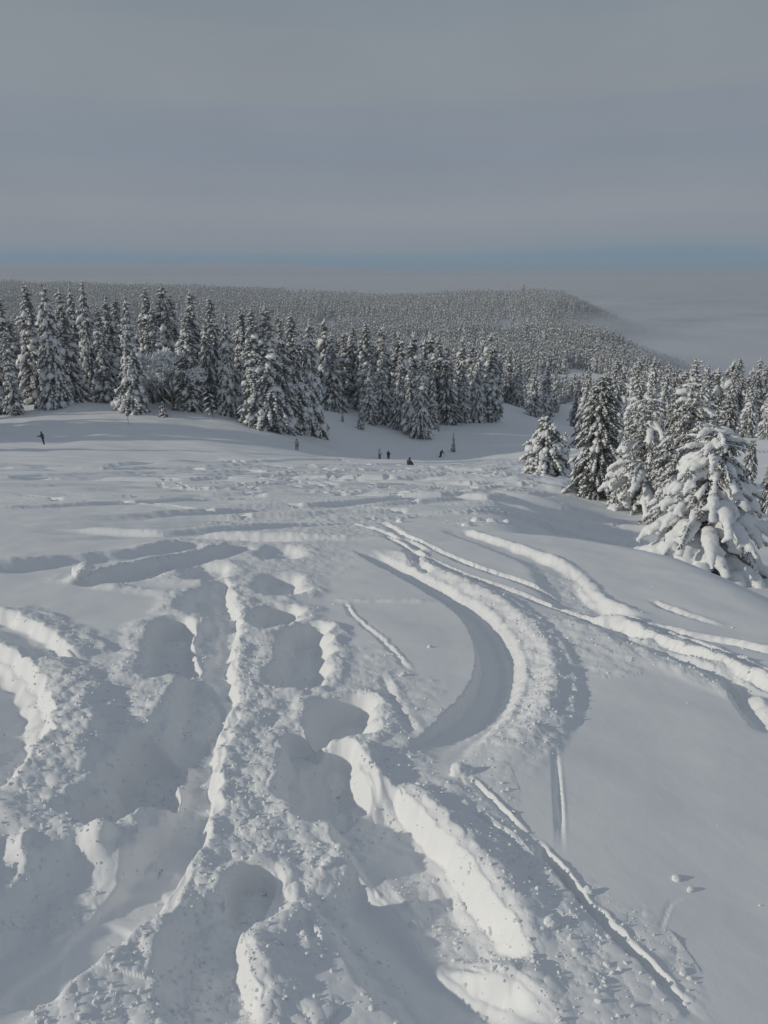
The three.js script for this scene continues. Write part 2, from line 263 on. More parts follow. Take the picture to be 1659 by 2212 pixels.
// broken-up snow between the trenches and beside the ski lines
patch(190, 1620, 0.75, 1.5, 0.85); patch(560, 1500, 0.3, 1.7, 0.75); patch(560, 1900, 0.45, 0.9, 0.8); patch(560, 1290, 0.55, 2.2, 0.6); patch(800, 1500, 0.3, 1.2, 0.45); patch(1110, 1960, 0.26, 0.8, 0.6); patch(1290, 2100, 0.3, 0.5, 0.4);
patch(1060, 1700, 0.12, 0.5, 0.3); patch(350, 2130, 0.4, 0.5, 0.7); patch(680, 2120, 0.35, 0.4, 0.22); patch(850, 1680, 0.3, 0.5, 0.5); patch(1250, 1380, 0.5, 1.0, 0.5); patch(1100, 1134, 1.3, 0.9, 1); patch(1020, 1130, 0.7, 0.6, 1); patch(660, 1120, 2.2, 5, 0.8); patch(740, 1085, 2.6, 5, 0.6); patch(600, 1150, 1.6, 2.5, 0.7); patch(560, 1200, 1.6, 2.2, 0.45); patch(330, 1240, 1.2, 0.8, 0.35); patch(870, 1500, 0.3, 0.8, 0.3); patch(240, 1430, 0.5, 1.2, 0.4);
// windrow that a snowboard scraped up at the left, with its hollow
track([[150, 1262], [240, 1246], [330, 1226], [432, 1202], [520, 1180]], [[-0.5, 0, 0], [-0.2, -0.1, 0.2], [-0.05, -0.1, 0.3], [0.12, 0.12, 0.9], [0.4, 0, 0.3], [0.6, 0, 0]], { rag: 0.06 });
track([[-40, 1232], [120, 1214], [280, 1196], [420, 1172]], [[-0.6, 0, 0], [-0.1, -0.09, 0.2], [0.2, 0.06, 0.5], [0.6, 0, 0]], { rag: 0.06 });
track([[190, 1262], [300, 1276], [430, 1288]], [[-0.2, 0, 0], [0, 0.03, 0.7], [0.2, 0, 0]], { rag: 0.04 });
// ski lines that sweep over the run farther down
{
  const R = rng(4242);
  const wide = (pts, w, dep, o = {}) => addPolyline(pts, { prof: [[-3.2 * w, 0, 0], [-w, -dep, 0], [0, -dep, 0], [w, dep * (o.up ?? 0.35), o.loose ?? 0.25], [3.2 * w, 0, 0]], rag: 0, taper: 3, layer: 1, ...o });
  for (let k = 0; k < 46; k++) {                                  // long traverses on the left
    const d0 = 11 + 60 * R() ** 1.5, x0 = -d0 * (0.62 - 0.35 * R()), L = d0 * (0.5 + 0.7 * R()), rise = L * (0.2 + 0.75 * R()) * (R() < 0.85 ? 1 : -0.4), bend = (R() - 0.5) * 0.12 * L;
    wide([0, 1, 2, 3, 4].map(i => [x0 + L * i / 4, d0 + rise * i / 4 + bend * Math.sin(Math.PI * i / 4) + 0.3 * (R() - 0.5)]), 0.14 + 0.007 * d0, 0.055 + 0.003 * d0, { loose: 0.12 });
  }
  for (let k = 0; k < 11; k++) {                                  // linked turns that cross one another
    const d0 = 26 + 22 * R(), n = 12, A = 0.8 + 1.8 * R(), wl = 16 + 16 * R(), ph = R() * 6.3, head = (k % 2 ? 1 : -1) * (0.35 + 0.5 * R()), x0 = lerp(1, 12, R()) - head * 22;
    wide(Array.from({ length: n }, (_, i) => { const d = d0 + i * 5.2; return [x0 + head * (d - d0) + A * Math.sin(ph + (d - d0) / wl * 6.28) + 0.02 * (d - d0), d]; }), 0.2, 0.1, { loose: 0.1, up: 0.5 });
  }
  for (let k = 0; k < 34; k++) {                                  // thin lines of single skis, criss-cross
    const d0 = 14 + 26 * R(), x0 = d0 * (-0.3 + 0.55 * R()), a = (k % 2 ? 1 : -1) * (0.25 + 0.9 * R()), L = 5 + 14 * R(), bow = (R() - 0.5) * 0.16 * L;
    addPolyline([0, 1, 2, 3, 4].map(i => { const u = i / 4 * L, c = bow * Math.sin(Math.PI * i / 4); return [x0 + u * Math.sin(a) + c * Math.cos(a), d0 + u * Math.cos(a) - c * Math.sin(a)]; }), { prof: [[-0.26, 0, 0], [-0.08, -0.07, 0], [0.02, -0.085, 0.1], [0.1, 0.025, 0.4], [0.26, 0, 0]], rag: 0.03, taper: 1.5, layer: 1, vary: 0.6 });
  }
  for (let k = 0; k < 15; k++) {                                  // the tangle of lines left of the lone bushy conifer
    const d0 = 27 + 30 * R(), x0 = d0 * (0.0 + 0.2 * R()), a = (k % 2 ? 1 : -0.8) * (0.12 + 0.5 * R()), L = 10 + 18 * R(), bow = (R() - 0.5) * 0.3 * L;
    addPolyline([0, 1, 2, 3, 4, 5].map(i => { const u = i / 5 * L, c = bow * Math.sin(Math.PI * i / 2.5); return [x0 + u * Math.sin(a) + c * Math.cos(a) * 0.5, d0 + u * Math.cos(a) - c * Math.sin(a) * 0.5]; }), { prof: [[-0.45, 0, 0], [-0.12, -0.085, 0], [0.05, -0.095, 0], [0.17, 0.025, 0.15], [0.42, 0, 0]], rag: 0.03, taper: 2, layer: 1, vary: 0.4 });
  }
  for (let k = 0; k < 9; k++) {                                   // a sprayed line of lumps across the run
    const d0 = 60 + 9 * R(); wide([[-34 + 6 * k, d0 + R()], [-30 + 6 * k, d0 + 2 + 2 * R()], [-26 + 6 * k, d0 + 2 * R()]], 0.4, 0.18, { loose: 0.9 });
  }
  for (const [px, py, rx, rd, a] of [[420, 1018, 14, 4, 0.5], [760, 1022, 6, 6, 0.7], [880, 1012, 5, 6, 0.35], [1060, 1030, 6, 9, 0.2], [100, 1090, 1.6, 1.8, 0.7], [860, 1082, 1.5, 1.5, 0.4], [1040, 1083, 1.4, 1.4, 0.4], [640, 1085, 2.2, 4, 0.5]]) patch(px, py, rx, rd, a);
}
// ---------------------------------------------------------------- the ground sheet, finest where it is near
function grain(n, f) { const d = new Uint8Array(n * n * 4), R = rng(91); const base = new Float32Array(n * n).map(() => R());
  const at = (i, j) => base[((i + n) % n) * n + (j + n) % n];
  for (let i = 0; i < n; i++) for (let j = 0; j < n; j++) { let v = 0; for (const [s, w] of f) { const a = i / s, b = j / s, p = Math.floor(a), q = Math.floor(b), m = n / s; const u = sstep(0, 1, a - p), t = sstep(0, 1, b - q);
    const g = (y, x) => at(((y % m) + m) % m * 7, ((x % m) + m) % m * 5); v += w * lerp(lerp(g(p, q), g(p, q + 1), t), lerp(g(p + 1, q), g(p + 1, q + 1), t), u); }
    const o = (i * n + j) * 4; d[o] = d[o + 1] = d[o + 2] = clamp(v, 0, 1) * 255; d[o + 3] = 255; }
  const t = new THREE.DataTexture(d, n, n); t.wrapS = t.wrapT = THREE.RepeatWrapping; t.magFilter = THREE.LinearFilter; t.minFilter = THREE.LinearMipmapLinearFilter; t.generateMipmaps = true; t.needsUpdate = true; return t; }
const grainMap = grain(512, [[1, 0.3], [2, 0.3], [4, 0.25], [8, 0.1]]);
grainMap.repeat.set(1.25, 1.25);
const snowMat = new THREE.MeshStandardMaterial({ name: 'snow', color: new THREE.Color().setRGB(0.855, 0.853, 0.855), roughness: 0.85, bumpMap: grainMap, bumpScale: 0.0005 });
{
  const rows = [0.05, 0.3, 0.55, 0.8];
  const step = 1 / 800;
  for (let al = 0.87; ; al -= step * 1.08) { const t = Math.tan(al) - 0.197; if (t <= 0) break; const r = 1.6 / t; if (r > 55) break; if (r > rows[rows.length - 1] + 0.002) rows.push(Math.min(r, rows[rows.length - 1] * 1.014)); if (rows[rows.length - 1] < r) al += step * 1.08; }
  { const fine = [rows[0]]; for (let i = 1; i < rows.length; i++) { const a = fine[fine.length - 1], n = Math.ceil((rows[i] - a) / (a < 22 ? 0.13 : 0.34) - 0.01); for (let k = 1; k <= n; k++) fine.push(a + (rows[i] - a) * k / n); } rows.length = 0; rows.push(...fine); }
  while (rows[rows.length - 1] < 135) rows.push(rows[rows.length - 1] + 0.42);
  const split = rows.length - 1;
  while (rows[rows.length - 1] < 5200) rows.push(rows[rows.length - 1] * 1.016);
  const cols = []; const deg = Math.PI / 180;
  for (let a = -180; a <= 180.001;) { cols.push(a * deg); const m = Math.abs(a + 0.01); a += m < 28.5 ? 0.08 : m < 50 ? 0.3 : m < 90 ? 1 : 4; if (a > 180 && a < 183.9) a = 180; }
  const make = (r0, r1, stride, fn) => {
    const nc = Math.ceil(cols.length / stride), use = Array.from({ length: nc + 1 }, (_, k) => cols[Math.min(cols.length - 1, k * stride)]), w = use.length, h = r1 - r0 + 1;
    const P = new Float32Array(w * h * 3), U = new Float32Array(w * h * 2), I = new Uint32Array((w - 1) * (h - 1) * 6); let o = 0;
    for (let i = 0; i < h; i++) for (let j = 0; j < w; j++) {
      const r = rows[r0 + i], x = r * Math.sin(use[j]), d = r * Math.cos(use[j]), k = i * w + j;
      P[k * 3] = x; P[k * 3 + 1] = fn(x, d); P[k * 3 + 2] = -d; U[k * 2] = x; U[k * 2 + 1] = d;
      if (i < h - 1 && j < w - 1) { I.set([k, k + 1, k + w, k + 1, k + w + 1, k + w], o); o += 6; }
    }
    const g = new THREE.BufferGeometry(); g.setAttribute('position', new THREE.BufferAttribute(P, 3)); g.setAttribute('uv', new THREE.BufferAttribute(U, 2)); g.setIndex(new THREE.BufferAttribute(I, 1)); g.computeVertexNormals(); return g;
  };
  structure('snow_slope', make(0, split, 1, snow), snowMat);
  structure('snowy_hills', make(split - 1, rows.length - 1, 3, (x, d) => Math.hypot(x, d) < rows[split] - 0.01 ? snow(x, d) - 0.15 : land(x, d) + (Math.hypot(x, d) < 200 ? 0 : 0)), snowMat);
}
// ---------------------------------------------------------------- conifers under snow
class Lumps {                                                     // collects small faceted bodies into one geometry
  constructor() { this.p = []; this.i = []; }
  octa(c, a, b, n, A, B, C, jit = 0, R = null) {                  // centre, axes (along, across, up) and their half lengths
    const k = this.p.length / 3;
    for (const [v, s] of [[a, A], [a, -A], [b, B], [b, -B], [n, C], [n, -C]]) { const j = R ? 1 + jit * (R() - 0.5) : 1; this.p.push(c[0] + v[0] * s * j, c[1] + v[1] * s * j, c[2] + v[2] * s * j); }
    this.i.push(k, k + 2, k + 4, k + 2, k + 1, k + 4, k + 1, k + 3, k + 4, k + 3, k, k + 4, k + 2, k, k + 5, k + 1, k + 2, k + 5, k + 3, k + 1, k + 5, k, k + 3, k + 5);
  }
  spike(c, dir, L, r, R) {                                        // a thin three-sided sprig
    const k = this.p.length / 3, t = Math.abs(dir[1]) > 0.8 ? [1, 0, 0] : [0, 1, 0]; const u = unit(cross(dir, t)), w = cross(dir, u), f = R() * 6.28;
    for (let q = 0; q < 3; q++) { const a = f + q * 2.094, s = r * (0.8 + 0.4 * R()); this.p.push(...[0, 1, 2].map(m => c[m] + dir[m] * L * 0.3 + (u[m] * Math.cos(a) + w[m] * Math.sin(a)) * s)); }
    this.p.push(c[0], c[1], c[2], c[0] + dir[0] * L, c[1] + dir[1] * L, c[2] + dir[2] * L);
    this.i.push(k, k + 1, k + 4, k + 1, k + 2, k + 4, k + 2, k, k + 4, k + 1, k, k + 3, k + 2, k + 1, k + 3, k, k + 2, k + 3);
  }
  geometry() { const g = new THREE.BufferGeometry(); g.setAttribute('position', new THREE.Float32BufferAttribute(this.p, 3)); g.setIndex(this.i); g.computeVertexNormals(); return g; }
}
const cross = (a, b) => [a[1] * b[2] - a[2] * b[1], a[2] * b[0] - a[0] * b[2], a[0] * b[1] - a[1] * b[0]];
const unit = a => { const l = Math.hypot(...a) || 1; return [a[0] / l, a[1] / l, a[2] / l]; };
const rgb = (r, g, b) => new THREE.Color().setRGB(r, g, b);
const needleMat = new THREE.MeshStandardMaterial({ name: 'frosted_needles', color: rgb(0.27, 0.275, 0.268), roughness: 0.95 });
const needleDarkMat = new THREE.MeshStandardMaterial({ name: 'dark_needles', color: rgb(0.07, 0.08, 0.072), roughness: 0.95 });
const treeSnowMat = new THREE.MeshStandardMaterial({ name: 'snow_on_branches', color: rgb(0.82, 0.826, 0.835), roughness: 0.9 });
const barkMat = new THREE.MeshStandardMaterial({ name: 'bark', color: rgb(0.11, 0.09, 0.075), roughness: 0.95 });
const twigMat = new THREE.MeshStandardMaterial({ name: 'rimed_twigs', color: rgb(0.34, 0.34, 0.34), roughness: 0.95 });
function trunkShape(H, r) { const g = new THREE.CylinderGeometry(r * 0.08, r, H * 0.97, 7, 6); g.translate(0, H * 0.485 - 0.02 * H, 0); return g; }
// H height, R widest reach, tuft size of one clump of needles, snow share and thickness of snow, droop in degrees, taper of the outline
function conifer({ seed, H, R: reach, tuft, snow: amount = 0.75, thick = 1, droop = 45, pw = 0.8, base = 0.03, gaps = 0.12, wild = 0.25, sprigs = 2, inner = 0.2 }) {
  const Q = rng(seed), dark = new Lumps(), white = new Lumps(); let az = Q() * 6;
  for (let h = base * H; h < 0.965 * H;) {
    const f = h / H, env = (reach * Math.pow(1 - f, pw) * (1 + wild * 1.6 * noise(h / (H * 0.09) + seed, seed * 0.37)) + 0.012 * H) * (f < 0.1 ? 0.82 + 1.8 * f : 1);
    const n = clamp(Math.round(6.28 * env / (tuft * 1.75)), 4, 11);
    for (let k = 0; k < n; k++) {
      az += 6.283 / n + (Q() - 0.5) * 0.9;
      let L = env * (0.78 + 0.35 * Q()) * (1 + wild * noise(Math.cos(az) * 1.7 + seed, Math.sin(az) * 1.7 + h / (H * 0.12))); if (Q() < gaps) L *= 0.35 + 0.3 * Q();
      const ns = Math.max(1, Math.round(L / (tuft * 0.85))), e0 = (f > 0.86 ? 26 : f > 0.6 ? 6 : -8) + 14 * (Q() - 0.5), e1 = e0 - droop * (0.75 + 0.5 * Q());
      const load = Q() < amount + 0.9 * noise(Math.cos(az) * 1.6 + seed * 1.3, Math.sin(az) * 1.6 + h / (H * 0.075)) ? 1 : 0.3, ca = Math.cos(az), sa = Math.sin(az); let p = [0, h + (Q() - 0.5) * tuft * 2.4, 0];
      for (let s = 0; s < ns; s++) {
        const u = (s + 1) / ns, e = lerp(e0, e1, u) * Math.PI / 180, l = L / ns, dir = [Math.cos(e) * ca, Math.sin(e), Math.cos(e) * sa];
        const c = [p[0] + dir[0] * l / 2, p[1] + dir[1] * l / 2, p[2] + dir[2] * l / 2]; p = [p[0] + dir[0] * l, p[1] + dir[1] * l, p[2] + dir[2] * l];
        if (u < inner && ns > 2) continue;
        const across = [-sa, 0, ca], up = unit(cross(across, dir)).map(v => -v), upn = up[1] < 0 ? up.map(v => -v) : up, w = tuft * (u > 0.99 ? 0.5 : 0.85) * (0.75 + 0.5 * Q());
        if (load === 1 && f < 0.8 && Q() < 0.14) { const z = tuft * (0.7 + 0.7 * Q()); white.octa([c[0] + upn[0] * w * 0.3, c[1] + upn[1] * w * 0.3 - z * 0.2, c[2] + upn[2] * w * 0.3], dir, across, upn, z * 1.3, z * 0.75, z * 0.5 * thick, 0.5, Q); }
        dark.octa([c[0] - upn[0] * w * 0.2, c[1] - upn[1] * w * 0.2 - w * 0.12, c[2] - upn[2] * w * 0.2], dir, across, upn, l * 0.8, w * 0.72, w * 0.4, 0.5, Q);
        for (let q = 0; q < sprigs; q++) { const sd = q % 2 ? 1 : -1, v = unit([dir[0] * 0.7 + across[0] * sd * (0.5 + 0.6 * Q()), dir[1] * 0.7 - 0.35 - 0.5 * Q(), dir[2] * 0.7 + across[2] * sd * (0.5 + 0.6 * Q())]); dark.spike([c[0] + across[0] * sd * w * 0.3, c[1], c[2] + across[2] * sd * w * 0.3], v, w * (0.9 + 0.6 * Q()), w * 0.2, Q); }
        if (Q() < 0.12 + 0.8 * load) {
          const z = w * (0.62 + 0.5 * Q()), o = w * 0.22, sh = (Q() - 0.5) * w * 0.6;
          white.octa([c[0] + upn[0] * o + across[0] * sh, c[1] + upn[1] * o, c[2] + upn[2] * o + across[2] * sh], dir, across, upn, l * (0.55 + 0.3 * Q()), z * 0.62, z * 0.32 * thick, 0.5, Q);
          if (Q() < 0.6) { const z2 = w * (0.2 + 0.3 * Q()); white.octa([c[0] + upn[0] * o - across[0] * sh * 1.4 + dir[0] * l * 0.3, c[1] + upn[1] * o * 0.6 - w * 0.1, c[2] + upn[2] * o - across[2] * sh * 1.4 + dir[2] * l * 0.3], dir, across, upn, z2 * 1.2, z2 * 0.6, z2 * 0.5 * thick, 0.4, Q); }
        }
      }
    }
    h += tuft * (1.05 - 0.25 * f);
  }
  dark.spike([0, 0.93 * H, 0], [0, 1, 0], 0.07 * H, tuft * 0.25, Q);
  for (let k = 0; k < 5; k++) white.octa([(Q() - 0.5) * tuft * 0.3, (0.95 + 0.01 * k) * H, (Q() - 0.5) * tuft * 0.3], [0, 1, 0], [1, 0, 0], [0, 0, 1], tuft * 0.4, tuft * (0.26 - 0.04 * k), tuft * (0.26 - 0.04 * k), 0.4, Q);
  return { trunk: trunkShape(H, H * 0.016), dark: dark.geometry(), white: white.geometry(), H };
}
function plant(shape, name, label, x, d, height, turn, group, o = {}) {
  const s = height / shape.H, wide = s * (o.wide ?? 1) * (o.mat ? 1 : 1.22), y = land(x, d) - 0.012 * height - (o.sink ?? 0);
  const t = thing(name, label, 'tree', x, y, -d, turn, group); t.scale.set(wide, s, wide);
  if (o.lean) t.rotation.z = o.lean;
  put('trunk', shape.trunk, barkMat, t); const crown = put('crown', shape.dark, o.mat ?? needleMat, t); put('snow_cover', shape.white, treeSnowMat, crown);
  return t;
}
const spruces = [
  conifer({ seed: 11, H: 22, R: 3.6, tuft: 0.62, snow: 0.85, droop: 50, thick: 1.5, wild: 0.38 }),
  conifer({ seed: 23, H: 22, R: 2.9, tuft: 0.6, snow: 0.8, droop: 60, pw: 0.66, thick: 1.5, wild: 0.36 }),
  conifer({ seed: 37, H: 22, R: 3.9, tuft: 0.66, snow: 0.7, droop: 44, thick: 1.3, wild: 0.48, gaps: 0.2 }),
  conifer({ seed: 41, H: 22, R: 4.1, tuft: 0.7, snow: 0.95, droop: 60, thick: 1.8, pw: 0.85, wild: 0.36 }),
  conifer({ seed: 59, H: 22, R: 2.3, tuft: 0.52, snow: 0.7, droop: 52, thick: 1.3, wild: 0.42, gaps: 0.2 }),
  conifer({ seed: 67, H: 22, R: 3.3, tuft: 0.56, snow: 0.97, droop: 64, thick: 1.7, wild: 0.42 }),
];
// a tree by the picture: px of its axis, py of its top and foot, metres away; the foot is set on the land at that distance
function stand(k, name, label, px, top, foot, d, o = {}) {
  const [a, s] = sight(px, foot), [, st] = sight(px, top), x = a * d, y = land(x, d), H = EYE + st * d - y;
  return plant(spruces[k], name, label, x, d, Math.max(1.5, H), o.turn ?? px * 1.7 + k, o.group, o);
}
// ---------------------------------------------------------------- the edge of the wood at the left, tree by tree
stand(1, 'spruce_tree', 'spruce cut off by the left edge of the photo, snow along its right side', 2, 648, 884, 132);
stand(4, 'spruce_tree', 'slim pale young spruce in front of taller trees, second from the left edge', 32, 708, 887, 130, { wide: 1.1 });
stand(2, 'spruce_tree', 'tall hazy spruce standing right behind the slim pale young one at far left', 28, 640, 866, 150);
stand(1, 'spruce_tree', 'tall narrow spruce with a thin spire just left of the broad snow-draped one', 83, 604, 866, 142);
stand(3, 'spruce_tree', 'broad tall spruce draped in heavy snow, its foot on the crest of the snow bank', 122, 600, 872, 136, { wide: 0.86 });
stand(0, 'spruce_tree', 'spruce pressed against the right flank of the broad snow-draped one', 152, 617, 862, 141);
stand(5, 'spruce_tree', 'spruce whose rounded snowy top shows between two taller spires', 173, 615, 850, 156);
stand(3, 'spruce_tree', 'tallest spruce left of the dark gap in the wood, snow caps on its upper boughs', 201, 600, 845, 152, { wide: 0.75 });
stand(4, 'spruce_tree', 'narrow dark spruce right of the dark gap, foot sunk behind the bank', 229, 655, 873, 141, { wide: 1.2 });
stand(1, 'spruce_tree', 'thin dark spruce behind and between the narrow dark one and the bright white one', 247, 636, 850, 160);
stand(4, 'spruce_tree', 'slender spire peeping out behind the wood left of the bright white spruce', 267, 634, 850, 165);
stand(5, 'spruce_tree', 'bright white conical spruce standing forward of the wood above the piste marker', 291, 633, 887, 133, { wide: 1.05 });
stand(1, 'spruce_tree', 'narrow spruce top left of the twin spires in the middle of the left wood', 331, 617, 860, 152);
stand(0, 'spruce_tree', 'shorter rounded spruce below the twin spires, big snow pads on it', 343, 655, 862, 147);
stand(0, 'spruce_tree', 'left one of the twin spires rising above the frosted broadleaf tree', 367, 605, 862, 153);
stand(4, 'spruce_tree', 'right and lower one of the twin spires above the frosted broadleaf tree', 381, 628, 862, 158, { wide: 1.3 });
stand(2, 'spruce_tree', 'spruce with open branching just right of the frosted broadleaf tree', 412, 676, 880, 138);
stand(0, 'spruce_tree', 'tall pointed spruce behind the open-branched one right of the frosted tree', 425, 619, 868, 150);
stand(1, 'spruce_tree', 'tall spruce with a crooked top left of the light drooping spruce', 466, 635, 866, 147);
stand(2, 'spruce_tree', 'smaller spruce in front of the crooked-topped one, above the broken sapling', 452, 684, 864, 144, { wide: 0.7 });
stand(3, 'spruce_tree', 'spruce with light drooping tiers and a blunt top, alone before a dark hollow', 497, 668, 878, 140, { wide: 0.8 });
stand(1, 'spruce_tree', 'grey spruce set back in the hollow between the drooping and the big pale spruce', 530, 655, 880, 168);
stand(4, 'spruce_tree', 'narrow brightly lit left flank tree of the big pale clump by the run', 553, 656, 912, 135, { wide: 1.3 });
stand(0, 'spruce_tree', 'big pale spruce at the corner of the wood, lit on its left side', 583, 650, 920, 136, { wide: 1.08 });
stand(2, 'spruce_tree', 'dark shaded spruce leaning on the right side of the big pale corner tree', 612, 684, 912, 139, { wide: 0.8 });
stand(1, 'spruce_tree', 'tall dark-sided spruce, second last before the wood ends at the gully', 636, 672, 909, 142, { wide: 1.15 });
stand(3, 'spruce_tree', 'last spruce of the left wood, its right flank in shade over the gully', 672, 682, 916, 144, { wide: 0.85 });
// behind it, across the gully
stand(4, 'spruce_tree', 'slim pale spruce alone at the gully left of the two leaning young ones', 726, 726, 874, 176);
stand(1, 'spruce_tree', 'tall spruce behind the gully whose top stands over its neighbours left of centre', 765, 698, 880, 196);
stand(0, 'spruce_tree', 'broad pale spruce left of the bright pair near the middle of the photo', 745, 712, 872, 205);
stand(4, 'spruce_tree', 'short slender spruce at the forward tip of the middle wood, foot at the snow edge', 780, 838, 934, 158);
stand(1, 'spruce_tree', 'bright slender spruce behind the short one at the tip of the middle wood', 800, 783, 932, 165);
stand(1, 'spruce_tree', 'bright spruce right of the tip of the middle wood, dark at its foot', 826, 758, 938, 168);
stand(0, 'spruce_tree', 'wide spruce with snow on all tiers behind the crest where the run dips', 862, 762, 946, 166, { wide: 0.85 });
stand(1, 'spruce_tree', 'spruce left of the foremost one at the crest, its foot hidden by snow', 886, 775, 952, 162);
stand(0, 'spruce_tree', 'foremost spruce at the crest of the run, foot just behind the snow ridge', 908, 757, 957, 160, { wide: 0.85 });
stand(4, 'spruce_tree', 'slim shaded spruce right of the foremost one at the crest', 933, 790, 940, 176);
stand(2, 'spruce_tree', 'shaded spruce at the gully edge with a ragged outline, left of the rounded group', 962, 742, 914, 190);
stand(0, 'spruce_tree', 'left spruce of the rounded group on the snow bank', 1000, 790, 908, 196);
stand(3, 'spruce_tree', 'middle and widest spruce of the rounded group on the snow bank', 1030, 752, 912, 198, { wide: 0.8 });
stand(1, 'spruce_tree', 'right-hand spruce of the rounded group, standing over the steep snow bank', 1058, 738, 916, 200, { wide: 1.2 });
stand(1, 'spruce_tree', 'left of two tall pale spruces behind the snow bank', 1096, 752, 862, 250);
stand(0, 'spruce_tree', 'right of two tall pale spruces behind the snow bank', 1118, 757, 868, 247, { wide: 0.8 });
stand(0, 'spruce_tree', 'spruce between the snow bank and the far skiers, lit on the left', 1150, 790, 910, 222);
stand(1, 'spruce_tree', 'dark spruce just left of the three far skiers', 1178, 780, 905, 240);
stand(2, 'spruce_tree', 'shaded spruce right of the three far skiers, beside the narrow run', 1247, 818, 890, 262, { wide: 0.9 });
// ---------------------------------------------------------------- young trees, twigs and a broken stem
{
  const sap = conifer({ seed: 77, H: 3, R: 0.55, tuft: 0.2, snow: 0.9, droop: 55, wild: 0.3 });
  for (const [px, top, foot, d, label] of [[979, 935, 976, 150, 'tiny snow-covered sapling on the lip right of the racing skier'], [947, 932, 957, 172, 'tiny dark sapling in the shaded gully left of the racing skier'], [740, 886, 912, 160, 'tiny sapling on shaded snow between the left wood and the middle wood'], [352, 866, 886, 131, 'low snowy spruce bush at the foot of the bright white spruce']]) {
    const [a, s] = sight(px, foot), st = sight(px, top)[1], x = a * d; plant(sap, 'spruce_sapling', label, x, d, Math.max(1.2, EYE + st * d - land(x, d)), px, undefined, { wide: px === 352 ? 2.4 : 1, mat: needleDarkMat });
  }
  // a leafless tree white with rime
  const limbs = new Lumps(), rime = new Lumps(), Q = rng(515);
  const grow = (p, dir, L, r, n) => {
    const q = [p[0] + dir[0] * L, p[1] + dir[1] * L, p[2] + dir[2] * L], t = unit(cross(dir, [0.3, 0.2, 1])), w = cross(dir, t);
    limbs.octa(p.map((v, k) => (v + q[k]) / 2), dir, t, w, L * 0.62, r, r); rime.octa(p.map((v, k) => (v + q[k]) / 2 + (k === 1 ? r * 0.8 : 0)), dir, t, w, L * 0.6, r * 1.1 + 0.03, r * 0.8 + 0.03);
    if (n > 0) for (let k = 0; k < 3; k++) grow(q, unit([dir[0] + 1.5 * (Q() - 0.5), dir[1] + 1.0 * (Q() - 0.45), dir[2] + 1.5 * (Q() - 0.5)]), L * (0.62 + 0.2 * Q()), r * 0.62, n - 1);
    else for (let k = 0; k < 3; k++) rime.octa([q[0] + 0.7 * (Q() - 0.5), q[1] + 0.5 * (Q() - 0.5), q[2] + 0.7 * (Q() - 0.5)], dir, t, w, 0.3, 0.16, 0.14, 0.5, Q);
  };
  for (const [h, v] of [[0.5, [0.8, 0.7, 0.2]], [0.9, [-0.8, 0.75, 0.3]], [1.6, [0.5, 0.9, -0.4]], [2.0, [-0.4, 1, 0.4]], [2.4, [0.15, 1, 0.1]], [1.2, [0.1, 0.8, 0.9]]]) grow([0, h, 0], unit(v), 1.9, 0.1, 4);
  const limbShape = limbs.geometry(), rimeShape = rime.geometry(), stem = new THREE.CylinderGeometry(0.12, 0.18, 2.6, 7).translate(0, 1.2, 0);
  for (const [px, foot, d, s, label] of [[374, 872, 137, 1.35, 'round leafless tree white with rime among the dark spruces'], [330, 866, 142, 0.8, 'smaller rimed leafless bush behind the bright white spruce'], [716, 860, 190, 0.75, 'rimed leafless tree at the left end of the middle wood'], [838, 880, 190, 0.8, 'grey rimed leafless tree inside the middle wood near the crest']]) {
    const x = sight(px, foot)[0] * d, t = thing('bare_tree', label, 'tree', x, land(x, d) - 0.2, -d, px); t.scale.setScalar(s);
    put('trunk', stem, barkMat, t); const c = put('crown', limbShape, twigMat, t); put('rime', rimeShape, treeSnowMat, c);
  }
  const [a] = sight(460, 880), d = 134, t = thing('broken_tree', 'leaning broken stem with snow hanging on it at the edge of the left wood', 'tree', a * d, land(a * d, d) - 0.1, -d, 0.4);
  const st = new Lumps(), sn = new Lumps(), z = rng(8); st.spike([0, 0, 0], unit([-0.16, 1, 0]), 5.2, 0.16, z);
  for (let k = 0; k < 9; k++) { const h = 1 + 0.45 * k, sd = k % 2 ? 1 : -1; st.spike([-0.16 * h, h, 0], unit([sd, -0.55, 0.4 * (z() - 0.5)]), 1.5 - 0.1 * k, 0.09, z); sn.octa([-0.16 * h + sd * 0.5, h - 0.2, 0], unit([sd, -0.6, 0]), [0, 0, 1], unit([0.6 * sd, 1, 0]), 0.6, 0.25, 0.17, 0.5, z); }
  put('stem', st.geometry(), barkMat, t); put('snow_cover', sn.geometry(), treeSnowMat, t);
}
